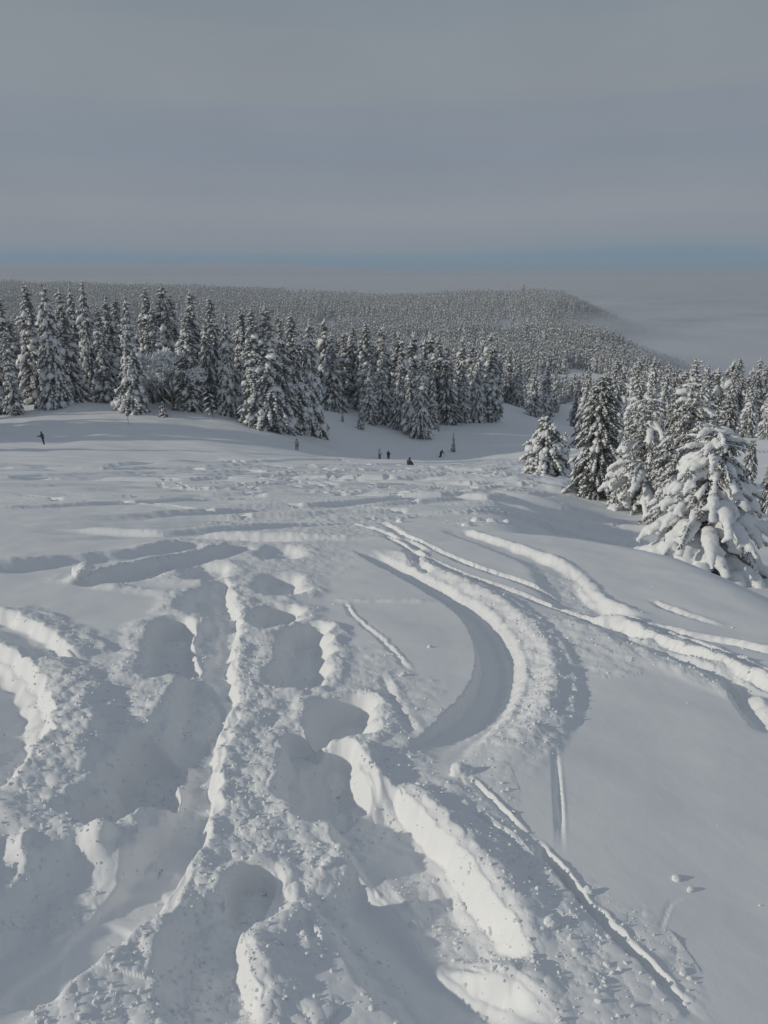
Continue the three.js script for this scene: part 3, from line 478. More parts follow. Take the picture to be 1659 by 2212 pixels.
// ---------------------------------------------------------------- the forest that fills the hills
const clearings = [[1114, 706, 1740, 26, 170], [1086, 728, 1530, 22, 130], [702, 692, 1680, 30, 170], [1232, 800, 780, 26, 110], [1290, 792, 830, 22, 110]].map(([px, py, d, rx, rd]) => [sight(px, py)[0] * d, d, rx, rd]);
function wooded(x, d) {                                           // how thickly trees stand at a place, 0 .. 1
  const r = Math.hypot(x, d);
  if (r < 150 || land(x, d) < -175) return 0;
  const runX = curveRun(d), half = d < 260 ? 30 - 0.05 * d : 16; if (d < 640 && Math.abs(x - runX) < half) return 0;
  if (d < 300 && x < runX && x > -60 - (300 - d) * 0.1 && d < 205 + 0.25 * (x + 60)) { if (d < 172) return 0; if (x > 22 - half * 0.4 && d < 230) return 0; }
  if (x > runX && d < 178 + Math.max(0, 60 - x) * 0.2) return 0;
  for (const c of clearings) if (((x - c[0]) / c[2]) ** 2 + ((d - c[1]) / c[3]) ** 2 < 1) return 0;
  const lift = sight(1094, 660)[0] * d; if (d > 1500 && d < 2560 && Math.abs(x - lift) < 8) return 0.18;
  return 1;
}
const curveRun = curve([[100, 12], [150, 30], [200, 45], [260, 57], [350, 76], [500, 113], [650, 165]]);
{
  // those near enough to tell one from another
  const R = rng(2024), spots = [];
  for (let tries = 0; tries < 60000 && spots.length < 235; tries++) {
    const a = (R() - 0.5) * 1.02, r = 168 + 250 * Math.pow(R(), 1.25), x = r * Math.sin(a), d = r * Math.cos(a);
    if (wooded(x, d) < 1 || (a < -0.12 && r > 235)) continue;
    const gap = 3.2 + r * 0.005; if (spots.some(s => (s[0] - x) ** 2 + (s[1] - d) ** 2 < gap * gap)) continue;
    spots.push([x, d, r]);
  }
  const kinds = [['tall snow-covered spruce crowded among its like in the middle distance', 'spruces crowded in the middle distance'], ['snow-covered spruce in the ranks behind the big right-hand conifers', 'spruces behind the big right-hand conifers'], ['grey snow-dusted spruce deep behind the left edge of the wood', 'spruces deep in the left wood']];
  spots.forEach(([x, d], i) => {
    const q = x > curveRun(d) ? 1 : x < -0.1 * d ? 2 : 0, k = [0, 1, 5, 4, 1, 3, 2][Math.floor(R() * 7)];
    plant(spruces[k], 'spruce_tree', kinds[q][0], x, d, 13 + 8.5 * R(), R() * 6.28, kinds[q][1], { wide: 0.85 + 0.35 * R() });
  });
  // the rest reads as one mass
  const shapes = [101, 202, 303].map(seed => conifer({ seed, H: 16, R: 2.3 + (seed % 5) * 0.15, tuft: 1.05, snow: 0.75, droop: 50, thick: 1.3, sprigs: 1, wild: 0.35, base: 0.06 }));
  const forest = new THREE.Group(); forest.name = numbered('distant_forest'); forest.userData = { kind: 'stuff', label: 'snow-covered conifer forest spread over the hills down to the cloud' }; scene.add(forest);
  const farNeedleMat = new THREE.MeshStandardMaterial({ name: 'rimed_forest', color: rgb(0.21, 0.215, 0.21), roughness: 0.95 });
  const put3 = shapes.map(() => []);
  const m = new THREE.Matrix4(), q = new THREE.Quaternion(), up = new THREE.Vector3(0, 1, 0);
  const near = new Set(spots.map(s => Math.round(s[0] / 4) + ',' + Math.round(s[1] / 4)));
  let r = 180;
  while (r < 3300) {
    const gap = clamp(3.9 + r * 0.0032, 4.2, 14), n = Math.floor(1.16 * r / gap);
    for (let k = 0; k < n; k++) {
      const a = -0.58 + 1.16 * (k + R()) / n, rr = r + (R() - 0.5) * gap * 1.3, x = rr * Math.sin(a), d = rr * Math.cos(a);
      if (rr < 418 && !(a < -0.12 && rr > 235)) { if (near.has(Math.round(x / 4) + ',' + Math.round(d / 4)) || R() < 0.12) continue; }
      const w = wooded(x, d); if (R() > w * 0.93) continue;
      const s = (0.6 + 0.7 * R() + 0.35 * noise(x / 40, d / 40)) * (1 + 0.55 * sstep(450, 1500, rr)), wd = s * (0.95 + 0.5 * R());
      q.setFromAxisAngle(up, R() * 6.28); m.compose(new THREE.Vector3(x, land(x, d) - 0.4, -d), q, new THREE.Vector3(wd, s, wd)); put3[Math.floor(R() * 3)].push(m.clone());
    }
    r += gap * 0.95;
  }
  let total = 0;
  put3.forEach((list, i) => {
    for (const [nm, geo, mat] of [['trees', shapes[i].dark, farNeedleMat], ['snow_cover', shapes[i].white, treeSnowMat]]) {
      const im = new THREE.InstancedMesh(geo, mat, list.length); const T = rng(7 + i); list.forEach((mm, k) => { im.setMatrixAt(k, mm); const v = 0.7 + 0.5 * T(); if (nm === 'trees') im.setColorAt(k, rgb(v, v, v)); }); im.name = nm; im.castShadow = im.receiveShadow = true; forest.add(im);
    }
    total += list.length;
  });
}
// two rows of spruces outside the picture at the left, whose shadows lie over the run
[[-66, 104, 24, 0], [-69, 109, 26, 3], [-73, 113, 25, 2], [-80, 108, 24, 1], [-78, 117, 15, 1], [-83, 122, 16, 3], [-90, 126, 15, 0], [-63, 91, 17, 5], [-70, 89, 16, 4]].forEach(([x, d, h, k], i) => plant(spruces[k], 'spruce_tree', 'spruce beyond the left side of the photo whose shadow falls across the run', x, d, h, i, 'spruces beyond the left side'));
// ---------------------------------------------------------------- smooth bodies: capsules melted together and meshed
function skin(prims, cell, k, rough = 0, roughScale = 1) {        // prims: [ax, ay, az, bx, by, bz, ra, rb]
  const lo = [1e9, 1e9, 1e9], hi = [-1e9, -1e9, -1e9];
  for (const p of prims) for (let q = 0; q < 3; q++) { lo[q] = Math.min(lo[q], p[q] - p[6], p[q + 3] - p[7]); hi[q] = Math.max(hi[q], p[q] + p[6], p[q + 3] + p[7]); }
  const pad = rough + k + 2.5 * cell, n = [0, 1, 2].map(q => { lo[q] -= pad; return Math.ceil((hi[q] + pad - lo[q]) / cell) + 1; }), [nx, ny, nz] = n, f = new Float32Array(nx * ny * nz).fill(9), at = (i, j, l) => (l * ny + j) * nx + i;
  for (const p of prims) {
    const e = Math.max(p[6], p[7]) + pad, r0 = [0, 1, 2].map(q => Math.max(0, Math.floor((Math.min(p[q], p[q + 3]) - e - lo[q]) / cell))), r1 = [0, 1, 2].map(q => Math.min(n[q] - 1, Math.ceil((Math.max(p[q], p[q + 3]) + e - lo[q]) / cell)));
    const bx = p[3] - p[0], by = p[4] - p[1], bz = p[5] - p[2], bb = bx * bx + by * by + bz * bz || 1e-9;
    for (let l = r0[2]; l <= r1[2]; l++) for (let j = r0[1]; j <= r1[1]; j++) for (let i = r0[0]; i <= r1[0]; i++) {
      const x = lo[0] + i * cell - p[0], y = lo[1] + j * cell - p[1], z = lo[2] + l * cell - p[2], t = clamp((x * bx + y * by + z * bz) / bb, 0, 1);
      const d = Math.hypot(x - bx * t, y - by * t, z - bz * t) - lerp(p[6], p[7], t), o = at(i, j, l), h = clamp(0.5 + 0.5 * (f[o] - d) / k, 0, 1);
      f[o] = f[o] > 8 ? d : lerp(f[o], d, h) - k * h * (1 - h);
    }
  }
  if (rough) for (let l = 0; l < nz; l++) for (let j = 0; j < ny; j++) for (let i = 0; i < nx; i++) { const o = at(i, j, l); if (f[o] < 8) f[o] += rough * (noise((lo[0] + i * cell) / roughScale + 3 * noise((lo[1] + j * cell) / roughScale * 0.7, l * cell / roughScale * 0.7), (lo[2] + l * cell) / roughScale + (lo[1] + j * cell) / roughScale * 1.3)); }
  const id = new Int32Array(nx * ny * nz).fill(-1), P = [], I = [];
  for (let l = 0; l < nz - 1; l++) for (let j = 0; j < ny - 1; j++) for (let i = 0; i < nx - 1; i++) {
    let c = 0, sx = 0, sy = 0, sz = 0; const v = k2 => f[at(i + (k2 & 1), j + ((k2 >> 1) & 1), l + (k2 >> 2))];
    for (const [a, b] of EDGES) { const va = v(a), vb = v(b); if ((va < 0) !== (vb < 0)) { const t = va / (va - vb); c++; sx += (a & 1) + t * ((b & 1) - (a & 1)); sy += ((a >> 1) & 1) + t * (((b >> 1) & 1) - ((a >> 1) & 1)); sz += (a >> 2) + t * ((b >> 2) - (a >> 2)); } }
    if (c) { id[at(i, j, l)] = P.length / 3; P.push(lo[0] + (i + sx / c) * cell, lo[1] + (j + sy / c) * cell, lo[2] + (l + sz / c) * cell); }
  }
  const quad = (a, b, c, d, flip) => { if (a < 0 || b < 0 || c < 0 || d < 0) return; flip ? I.push(a, c, b, a, d, c) : I.push(a, b, c, a, c, d); };
  for (let l = 1; l < nz - 1; l++) for (let j = 1; j < ny - 1; j++) for (let i = 1; i < nx - 1; i++) {
    const s = f[at(i, j, l)] < 0;
    if (s !== f[at(i + 1, j, l)] < 0) quad(id[at(i, j - 1, l - 1)], id[at(i, j, l - 1)], id[at(i, j, l)], id[at(i, j - 1, l)], !s);
    if (s !== f[at(i, j + 1, l)] < 0) quad(id[at(i - 1, j, l - 1)], id[at(i - 1, j, l)], id[at(i, j, l)], id[at(i, j, l - 1)], !s);
    if (s !== f[at(i, j, l + 1)] < 0) quad(id[at(i - 1, j - 1, l)], id[at(i, j - 1, l)], id[at(i, j, l)], id[at(i - 1, j, l)], !s);
  }
  const g = new THREE.BufferGeometry(); g.setAttribute('position', new THREE.Float32BufferAttribute(P, 3)); g.setIndex(I); g.computeVertexNormals(); return g;
}
const EDGES = [[0, 1], [2, 3], [4, 5], [6, 7], [0, 2], [1, 3], [4, 6], [5, 7], [0, 4], [1, 5], [2, 6], [3, 7]];
const khakiMat = new THREE.MeshStandardMaterial({ name: 'rimed_needles', color: rgb(0.23, 0.23, 0.205), roughness: 0.95 });

// a conifer near enough to show its sprigs: boughs hung with fingers of needles, pillows of snow melted together along them
function ladenTree({ seed, H, R: reach, step, pillow, fat, cell, sprig, pw = 0.8, bare = 0.9, droop = 62, frost = 0.7, lean = 0 }) {
  const Q = rng(seed), dark = new Lumps(), wood = new Lumps(), rime = new Lumps(), prims = []; let az = 0;
  for (let h = 0.035 * H; h < bare * H; h += step * (0.8 + 0.4 * Q())) {
    const f = h / H, env = reach * Math.pow(1 - f, pw) * (1 + 0.35 * noise(h * 2.1 / step / 6 + seed, 3.3)) + 0.03 * H, n = Math.max(5, Math.round(5 + 6 * (1 - f)));
    for (let b = 0; b < n; b++) {
      az += 2.4 + 0.5 * (Q() - 0.5); const ca = Math.cos(az), sa = Math.sin(az), L = env * (0.85 + 0.4 * Q()), m = Math.max(3, Math.round(L / (sprig * 0.75)));
      const e0 = (f > 0.75 ? 22 : 2) + 12 * (Q() - 0.5), e1 = e0 - droop * (0.7 + 0.5 * Q()), swing = (Q() - 0.5) * 0.9, heavy = Q() < pillow, lump = fat * (0.7 + 0.7 * Q()) * (0.3 + 0.85 * (1 - f));
      let p = [0, h, 0];
      for (let s = 0; s < m; s++) {
        const u = (s + 1) / m, e = lerp(e0, e1, Math.pow(u, 1.2)) * Math.PI / 180, a2 = az + swing * u, dir = [Math.cos(e) * Math.cos(a2), Math.sin(e), Math.cos(e) * Math.sin(a2)], l = L / m, q = p.map((v, k) => v + dir[k] * l), side = [-Math.sin(a2), 0, Math.cos(a2)];
        wood.octa(p.map((v, k) => (v + q[k]) / 2), dir, side, cross(dir, side), l * 0.62, 0.014 * H / 6, 0.014 * H / 6);
        const spread = sprig * (1.15 - 0.55 * u);
        if (u > 0.12) for (let t = 0; t < 6; t++) {                // fingers of needles to both sides and below
          const sd = t % 2 ? 1 : -1, w = 0.35 + 0.9 * Q(), v = unit([dir[0] * 0.75 + side[0] * sd * w, dir[1] * 0.75 - 0.25 - 0.5 * Q(), dir[2] * 0.75 + side[2] * sd * w]), g = p.map((c, k) => c + dir[k] * l * Q());
          const len = spread * (0.7 + 0.7 * Q()); dark.spike(g, v, len, sprig * 0.15, Q);
          if (Q() < frost) { const c = g.map((x, k) => x + v[k] * len * (0.3 + 0.25 * Q())); rime.octa([c[0], c[1] + sprig * 0.07, c[2]], v, unit(cross(v, [0, 1, 0])), [0, 1, 0], len * (0.26 + 0.2 * Q()), sprig * (0.12 + 0.1 * Q()), sprig * 0.095, 0.4, Q); }
        }
        if (heavy && u > 0.22 && Q() < 0.74) { const r = lump * (u > 0.9 ? 0.6 : 0.75 + 0.4 * Math.sin(u * 3.1)) * (0.55 + 0.85 * Q()), o = r * 0.45; prims.push([p[0], p[1] + o, p[2], q[0], q[1] + o * 0.6, q[2], r, r * 0.92]); if (Q() < 0.45) { const sd = Q() < 0.5 ? 1 : -1; prims.push([q[0], q[1] + o * 0.5, q[2], q[0] + side[0] * sd * r * 1.3 + dir[0] * r * 0.5, q[1] - r * 0.9, q[2] + side[2] * sd * r * 1.3 + dir[2] * r * 0.5, r * 0.8, r * 0.45]); } }
        else if (u > 0.25 && Q() < 0.75) prims.push([p[0], p[1] + sprig * 0.12, p[2], q[0], q[1] + sprig * 0.1, q[2], sprig * 0.2, sprig * 0.15]);
        p = q;
      }
    }
  }
  for (let h = bare * H - step; h < H * 0.985; h += step * 0.62) for (let b = 0; b < 4; b++) {   // the bare leader with stubby twigs
    const a = Q() * 6.28, L = Math.max(0.05 * H * (1.25 - h / H) * 3.2, sprig * 0.8), v = unit([Math.cos(a), 0.18, Math.sin(a)]);
    dark.spike([0, h, 0], v, L * (0.6 + 0.5 * Q()), sprig * 0.1, Q); rime.octa([v[0] * L * 0.4, h + 0.1 * L + sprig * 0.05, v[2] * L * 0.4], v, unit(cross(v, [0, 1, 0])), [0, 1, 0], L * 0.4, sprig * 0.14, sprig * 0.11, 0.4, Q);
  }
  prims.push([0, bare * H * 0.93, 0, 0, H * 0.99, 0, sprig * 0.16, sprig * 0.09]);
  return { trunk: trunkShape(H, H * 0.017), wood: wood.geometry(), dark: dark.geometry(), rime: rime.geometry(), load: skin(prims, cell, fat * 0.3, fat * 0.3, fat * 0.8), H };
}
function plantLaden(s, label, px, foot, top, d, turn, o = {}) {
  const [a, sl] = sight(px, foot), x = a * d, y = land(x, d) - 0.25, H = EYE + sight(px, top)[1] * d - y, k = H / s.H, w = k * (o.wide ?? 1), t = thing('conifer_tree', label, 'tree', x, y, -d, turn); t.scale.set(w, k, w);
  if (o.lean) t.rotation.z = o.lean;
  put('trunk', s.trunk, barkMat, t); put('bough', s.wood, barkMat, t); const c = put('crown', s.dark, o.mat ?? khakiMat, t); put('rime', s.rime, treeSnowMat, c); put('snow_load', s.load, treeSnowMat, c); return t;
}
plantLaden(ladenTree({ seed: 5, H: 6.2, R: 2.15, step: 0.24, pillow: 0.8, fat: 0.145, cell: 0.047, sprig: 0.2, bare: 0.86, droop: 66, frost: 0.9 }), 'big nearest conifer at right, weighed down by thick pillows of snow', 1508, 1262, 866, 16.6, 0.6, { wide: 1.22 });
plantLaden(ladenTree({ seed: 19, H: 7, R: 2.0, step: 0.29, pillow: 0.32, fat: 0.19, cell: 0.062, sprig: 0.25, bare: 0.9, droop: 55, frost: 0.85 }), 'half-laden conifer between the dense grey one and the biggest, snow lumps on its lower boughs', 1386, 1092, 832, 33, 2.2, { wide: 1.22 });
plantLaden(ladenTree({ seed: 31, H: 8, R: 1.7, step: 0.32, pillow: 0.24, fat: 0.18, cell: 0.07, sprig: 0.3, bare: 0.88, droop: 50, frost: 0.7 }), 'taller conifer with a thin spiky top standing behind the biggest right-hand one', 1474, 1100, 768, 27, 4.1, { wide: 1.12 });
{
  const dense = conifer({ seed: 141, H: 8, R: 2.1, tuft: 0.2, snow: 0.75, droop: 55, pw: 0.62, thick: 1.0, sprigs: 3, wild: 0.2, inner: 0.4 });
  const bushy = conifer({ seed: 163, H: 4, R: 1.9, tuft: 0.24, snow: 1, droop: 58, pw: 0.7, thick: 2.2, sprigs: 2, wild: 0.3, inner: 0.3 });
  const by = (s, label, px, top, foot, d, wide, mat, turn = 1) => { const x = sight(px, foot)[0] * d, y = land(x, d); return plant(s, 'conifer_tree', label, x, d, EYE + sight(px, top)[1] * d - y, turn, undefined, { wide, mat }); };
  by(dense, 'dense grey conifer speckled with fine snow, first of the right-hand cluster', 1285, 803, 1080, 38, 1.22, khakiMat);
  by(bushy, 'small bushy conifer white with snow, standing alone where the ski lines cross', 1176, 897, 1022, 56, 1.35, khakiMat, 2);
  by(bushy, 'little snowy conifer touching the right side of the lone bushy one', 1216, 932, 1016, 58, 0.62, khakiMat, 4);
  by(dense, 'narrow grey conifer squeezed between the half-laden and the spiky-topped conifers', 1436, 845, 1085, 36, 0.75, khakiMat, 6);
  by(dense, 'conifer filling the gap between the spiky-topped conifer and the pale drooping spruce', 1560, 850, 1010, 44, 0.9, khakiMat, 7);
  by(dense, 'dark slim conifer half hidden behind the right side of the biggest one', 1612, 945, 1062, 31, 0.75, needleMat, 3);
  by(dense, 'grey conifer cut by the right edge, behind the dark slim one', 1662, 965, 1078, 33, 0.8, needleMat, 5);
  by(spruces[0], 'tall snowy spruce at the right edge above the far white slope', 1655, 826, 944, 105, 0.9);
  by(spruces[1], 'pale drooping spruce second from the right edge above the far white slope', 1612, 805, 948, 118, 1.1);
  by(spruces[1], 'slender spruce between the spiky-topped conifer and the pale drooping spruce', 1572, 790, 950, 130, 1.0);
  by(spruces[5], 'spruce whose top rises just right of the spiky-topped conifer', 1512, 788, 950, 125, 1.0);
  by(spruces[0], 'spruce in the rank behind the gap left of the spiky-topped conifer', 1428, 778, 948, 128, 0.9);
  by(spruces[1], 'spruce behind and right of the dense grey conifer', 1368, 772, 950, 124, 1.1);
  by(spruces[3], 'broad spruce top showing over the half-laden conifer', 1398, 765, 950, 140, 0.8);
  by(spruces[0], 'spruce behind and left of the dense grey conifer', 1262, 790, 925, 150, 0.9);
  by(spruces[1], 'spruce rising over the dense grey conifer at its left shoulder', 1322, 770, 940, 150, 1.1);
}
// ---------------------------------------------------------------- people on the run
const cloth = (r, g, b) => new THREE.MeshStandardMaterial({ name: 'cloth', color: rgb(r, g, b), roughness: 0.85 });
const skinMat = new THREE.MeshStandardMaterial({ name: 'skin', color: rgb(0.5, 0.32, 0.24), roughness: 0.6 });
const blackMat = new THREE.MeshStandardMaterial({ name: 'black_plastic', color: rgb(0.03, 0.03, 0.034), roughness: 0.5 });
const lensMat = new THREE.MeshStandardMaterial({ name: 'goggle_lens', color: rgb(0.02, 0.02, 0.03), roughness: 0.15 });
const charcoal = cloth(0.045, 0.047, 0.05), navy = cloth(0.05, 0.055, 0.075), beige = cloth(0.5, 0.45, 0.33), brown = cloth(0.16, 0.095, 0.075), white = cloth(0.62, 0.64, 0.64), darkHair = cloth(0.04, 0.032, 0.026), board = cloth(0.08, 0.07, 0.07);
// joints in metres, figure facing +z: each limb shoulder/elbow/wrist and hip/knee/ankle
function person(name, label, px, foot, d, turn, pose, wear) {
  const x = sight(px, foot)[0] * d, t = thing(name, label, 'person', x, snow(x, d) - 0.04, -d, turn);
  const J = { pelvis: [0, 0.95, 0], chest: [0, 1.3, 0], neck: [0, 1.48, 0], head: [0, 1.64, 0.02], sl: [0.19, 1.42, 0], sr: [-0.19, 1.42, 0], el: [0.28, 1.15, -0.02], er: [-0.28, 1.15, -0.02], wl: [0.3, 0.9, 0.08], wr: [-0.3, 0.9, 0.08], hl: [0.1, 0.92, 0], hr: [-0.1, 0.92, 0], kl: [0.12, 0.5, 0.03], kr: [-0.12, 0.5, 0.03], al: [0.13, 0.09, 0], ar: [-0.13, 0.09, 0], ...pose };
  const b = (a, c, ra, rb) => [...J[a], ...J[c], ra, rb], pt = (v, w, ra, rb) => [...v, ...w, ra, rb], off = (a, v) => J[a].map((c, k) => c + v[k]);
  const ft = a => off(a, [0, -0.03, 0.15]);
  const torso = e => [b('pelvis', 'chest', 0.145 + e, 0.155 + e), pt(off('chest', [0.08, 0.05, 0]), off('chest', [-0.08, 0.05, 0]), 0.12 + e, 0.12 + e), b('chest', 'neck', 0.12 + e, 0.06 + e)];
  const arms = e => [b('sl', 'el', 0.062 + e, 0.05 + e), b('el', 'wl', 0.05 + e, 0.038 + e), b('sr', 'er', 0.062 + e, 0.05 + e), b('er', 'wr', 0.05 + e, 0.038 + e), b('chest', 'sl', 0.1 + e, 0.075 + e), b('chest', 'sr', 0.1 + e, 0.075 + e)];
  const legs = e => [b('hl', 'kl', 0.095 + e, 0.065 + e), b('kl', 'al', 0.064 + e, 0.048 + e), b('hr', 'kr', 0.095 + e, 0.065 + e), b('kr', 'ar', 0.064 + e, 0.048 + e), pt(off('pelvis', [0.07, 0, 0]), off('pelvis', [-0.07, 0, 0]), 0.13 + e, 0.13 + e)];
  const H = J.head, face = [pt([H[0], H[1] + 0.03, H[2] - 0.01], [H[0], H[1] - 0.05, H[2] + 0.02], 0.095, 0.07), pt([H[0], H[1] - 0.005, H[2] + 0.095], [H[0], H[1] - 0.03, H[2] + 0.112], 0.012, 0.016), pt([H[0] + 0.03, H[1] - 0.068, H[2] + 0.085], [H[0] - 0.03, H[1] - 0.068, H[2] + 0.085], 0.009, 0.009), pt([H[0] + 0.09, H[1] + 0.01, H[2]], [H[0] + 0.09, H[1] - 0.03, H[2]], 0.018, 0.014), pt([H[0] - 0.09, H[1] + 0.01, H[2]], [H[0] - 0.09, H[1] - 0.03, H[2]], 0.018, 0.014), b('neck', 'head', 0.055, 0.05)];
  const cell = wear.far ? 0.06 : 0.034;
  put('body', skin([...torso(0), ...arms(0), ...legs(0), ...face, pt(J.al, ft('al'), 0.045, 0.035), pt(J.ar, ft('ar'), 0.045, 0.035)], cell, 0.02), skinMat, t);
  put('jacket', skin([...torso(0.035), ...arms(0.026), pt(off('pelvis', [0.06, -0.03, 0]), off('pelvis', [-0.06, -0.03, 0]), 0.155, 0.155), pt(off('neck', [0, -0.02, 0]), off('neck', [0, 0.03, 0]), 0.085, 0.08)], cell, 0.03, 0.006, 0.08), wear.jacket, t);
  put('trousers', skin(legs(0.026), cell, 0.03, 0.006, 0.08), wear.trousers, t);
  put('headwear', skin([pt([H[0], H[1] + 0.045, H[2] - 0.02], [H[0], H[1] + 0.055, H[2] + 0.02], 0.112, 0.105), pt([H[0], H[1], H[2] - 0.05], [H[0], H[1] - 0.03, H[2] - 0.045], 0.09, 0.075)], cell, 0.02), wear.hat, t);
  put('goggles', skin([pt([H[0] + 0.055, H[1] + 0.02, H[2] + 0.075], [H[0] - 0.055, H[1] + 0.02, H[2] + 0.075], 0.032, 0.032)], Math.min(cell, 0.02), 0.01), lensMat, t);
  for (const a of ['al', 'ar']) put('boot', skin([pt(off(a, [0, 0.1, -0.01]), J[a], 0.075, 0.07), pt(off(a, [0, -0.03, -0.04]), ft(a), 0.06, 0.055)], cell, 0.03), blackMat, t);
  for (const [w, e, sd] of [['wl', 'el', 1], ['wr', 'er', -1]]) {   // gloves: palm, four curled fingers and a thumb
    const v = unit(J[w].map((c, k) => c - J[e][k])), s = unit(cross(v, [0, 1, 0.2])), n = cross(s, v), P = (u, a, c) => J[w].map((q, k) => q + v[k] * u + s[k] * a + n[k] * c), pr = [pt(P(0, 0, 0), P(0.085, 0, 0), 0.036, 0.04)];
    for (let k = 0; k < 4; k++) { const a = (k - 1.5) * 0.022, L = [0.06, 0.072, 0.066, 0.052][k]; pr.push(pt(P(0.09, a, 0), P(0.09 + L * 0.6, a, -0.012), 0.0125, 0.0115), pt(P(0.09 + L * 0.6, a, -0.012), P(0.09 + L * 0.8, a, -0.05), 0.0115, 0.01)); }
    pr.push(pt(P(0.03, 0.03 * sd, 0), P(0.075, 0.062 * sd, -0.02), 0.015, 0.012)); put('glove', skin(pr, wear.far ? 0.02 : 0.011, 0.006), blackMat, t);
  }
  if (wear.skis) for (const a of ['al', 'ar']) {
    const s = new THREE.Shape(); s.moveTo(-0.85, 0); s.lineTo(0.7, 0); s.quadraticCurveTo(0.84, 0, 0.92, 0.07); s.lineTo(0.9, 0.09); s.quadraticCurveTo(0.82, 0.025, 0.7, 0.022); s.lineTo(-0.85, 0.022);
    const g = new THREE.ExtrudeGeometry(s, { depth: 0.1, bevelEnabled: false }).translate(0, 0, -0.05); g.rotateY(-Math.PI / 2); const m = put('ski', g, blackMat, t); m.position.set(J[a][0], J[a][1] - 0.11, J[a][2]); m.rotation.set(0, wear.skis, 0, 'YXZ');
  }
  if (wear.poles) for (const w of ['wl', 'wr']) { const g = new THREE.CylinderGeometry(0.009, 0.006, 1.1, 6).translate(0, -0.5, 0), m = put('pole', mergeGeometries([g, new THREE.CylinderGeometry(0.045, 0.045, 0.008, 8).translate(0, -0.96, 0)]), blackMat, t); m.position.set(...J[w]); m.rotation.set(wear.poles, 0, 0); }
  if (wear.board) { const s = new THREE.Shape(); s.absarc(0.62, 0, 0.14, -Math.PI / 2, Math.PI / 2); s.absarc(-0.62, 0, 0.14, Math.PI / 2, 1.5 * Math.PI); const g = new THREE.ExtrudeGeometry(s, { depth: 0.014, bevelEnabled: true, bevelSize: 0.004, bevelThickness: 0.003, bevelSegments: 1 }); g.rotateX(-Math.PI / 2); const m = put('snowboard', g, board, t); m.position.set(...wear.board); m.rotation.set(...(wear.boardTurn ?? [0, 0, 0])); }
  return t;
}
person('person', 'person in dark clothes at left, leaning with one arm stretched towards the wood', 94, 961, 103, -1.45, { chest: [0, 1.29, 0.05], neck: [0, 1.46, 0.1], head: [0, 1.62, 0.13], sl: [0.19, 1.4, 0.08], sr: [-0.19, 1.4, 0.08], el: [0.25, 1.16, 0.3], wl: [0.22, 1.2, 0.56], er: [-0.27, 1.12, 0.08], wr: [-0.24, 0.95, 0.28], pelvis: [0, 0.94, -0.02], kl: [0.12, 0.5, -0.03], kr: [-0.12, 0.5, 0.0], al: [0.12, 0.09, -0.14], ar: [-0.13, 0.09, -0.08] }, { jacket: charcoal, trousers: navy, hat: charcoal });
person('person', 'person in a beige jacket and brown trousers standing alone mid-slope', 642, 988, 122, 0.1, { al: [0.15, 0.09, 0], ar: [-0.15, 0.09, 0], kl: [0.14, 0.5, 0.03], kr: [-0.14, 0.5, 0.03], el: [0.3, 1.17, 0.02], er: [-0.28, 1.16, 0.05], wr: [-0.12, 1.1, 0.22] }, { jacket: beige, trousers: brown, hat: darkHair });
person('person', 'person in a white jacket raising one arm, left of the pair on the lip', 820, 1003, 140, 0.5, { er: [-0.36, 1.28, 0.1], wr: [-0.42, 1.48, 0.2], el: [0.27, 1.14, 0] }, { jacket: white, trousers: charcoal, hat: blackMat });
person('person', 'person all in dark clothes beside a snowboard, right of the pair on the lip', 839, 1004, 140, 2.9, { el: [0.27, 1.13, 0.06], er: [-0.27, 1.13, 0.06], wl: [0.16, 0.98, 0.2], wr: [-0.16, 0.98, 0.2] }, { jacket: charcoal, trousers: charcoal, hat: charcoal, board: [0.2, 0.1, -0.2], boardTurn: [0.2, 0.5, 0.1] });
person('person', 'person in dark clothes sitting in the snow below the standing pair', 884, 1008, clamp(onLand(884, 1006, 40)[1], 80, 125), 2.6, { pelvis: [0, 0.2, -0.1], chest: [0, 0.56, -0.02], neck: [0, 0.74, 0.05], head: [0, 0.9, 0.09], sl: [0.19, 0.68, 0], sr: [-0.19, 0.68, 0], el: [0.27, 0.42, 0.1], er: [-0.3, 0.42, -0.12], wl: [0.2, 0.4, 0.35], wr: [-0.36, 0.16, -0.22], hl: [0.1, 0.18, -0.05], hr: [-0.1, 0.18, -0.05], kl: [0.16, 0.5, 0.32], kr: [-0.16, 0.46, 0.32], al: [0.16, 0.1, 0.52], ar: [-0.16, 0.1, 0.52] }, { jacket: charcoal, trousers: charcoal, hat: charcoal, board: [0, 0.04, 0.62] });
person('person', 'skier in dark clothes leaning into a turn at the lip of the gully', 951, 981, 146, 2.5, { pelvis: [-0.12, 0.72, 0], chest: [-0.22, 1.05, 0.12], neck: [-0.27, 1.22, 0.19], head: [-0.3, 1.37, 0.24], sl: [-0.04, 1.17, 0.14], sr: [-0.42, 1.13, 0.14], el: [0.16, 1.0, 0.26], wl: [0.26, 0.86, 0.42], er: [-0.6, 0.94, 0.22], wr: [-0.66, 0.74, 0.38], hl: [-0.03, 0.7, 0], hr: [-0.22, 0.69, 0], kl: [0.06, 0.42, 0.16], kr: [-0.14, 0.38, 0.16], al: [0.2, 0.12, 0], ar: [0.02, 0.1, 0] }, { jacket: charcoal, trousers: charcoal, hat: blackMat, skis: 0.01, poles: 1.0 });
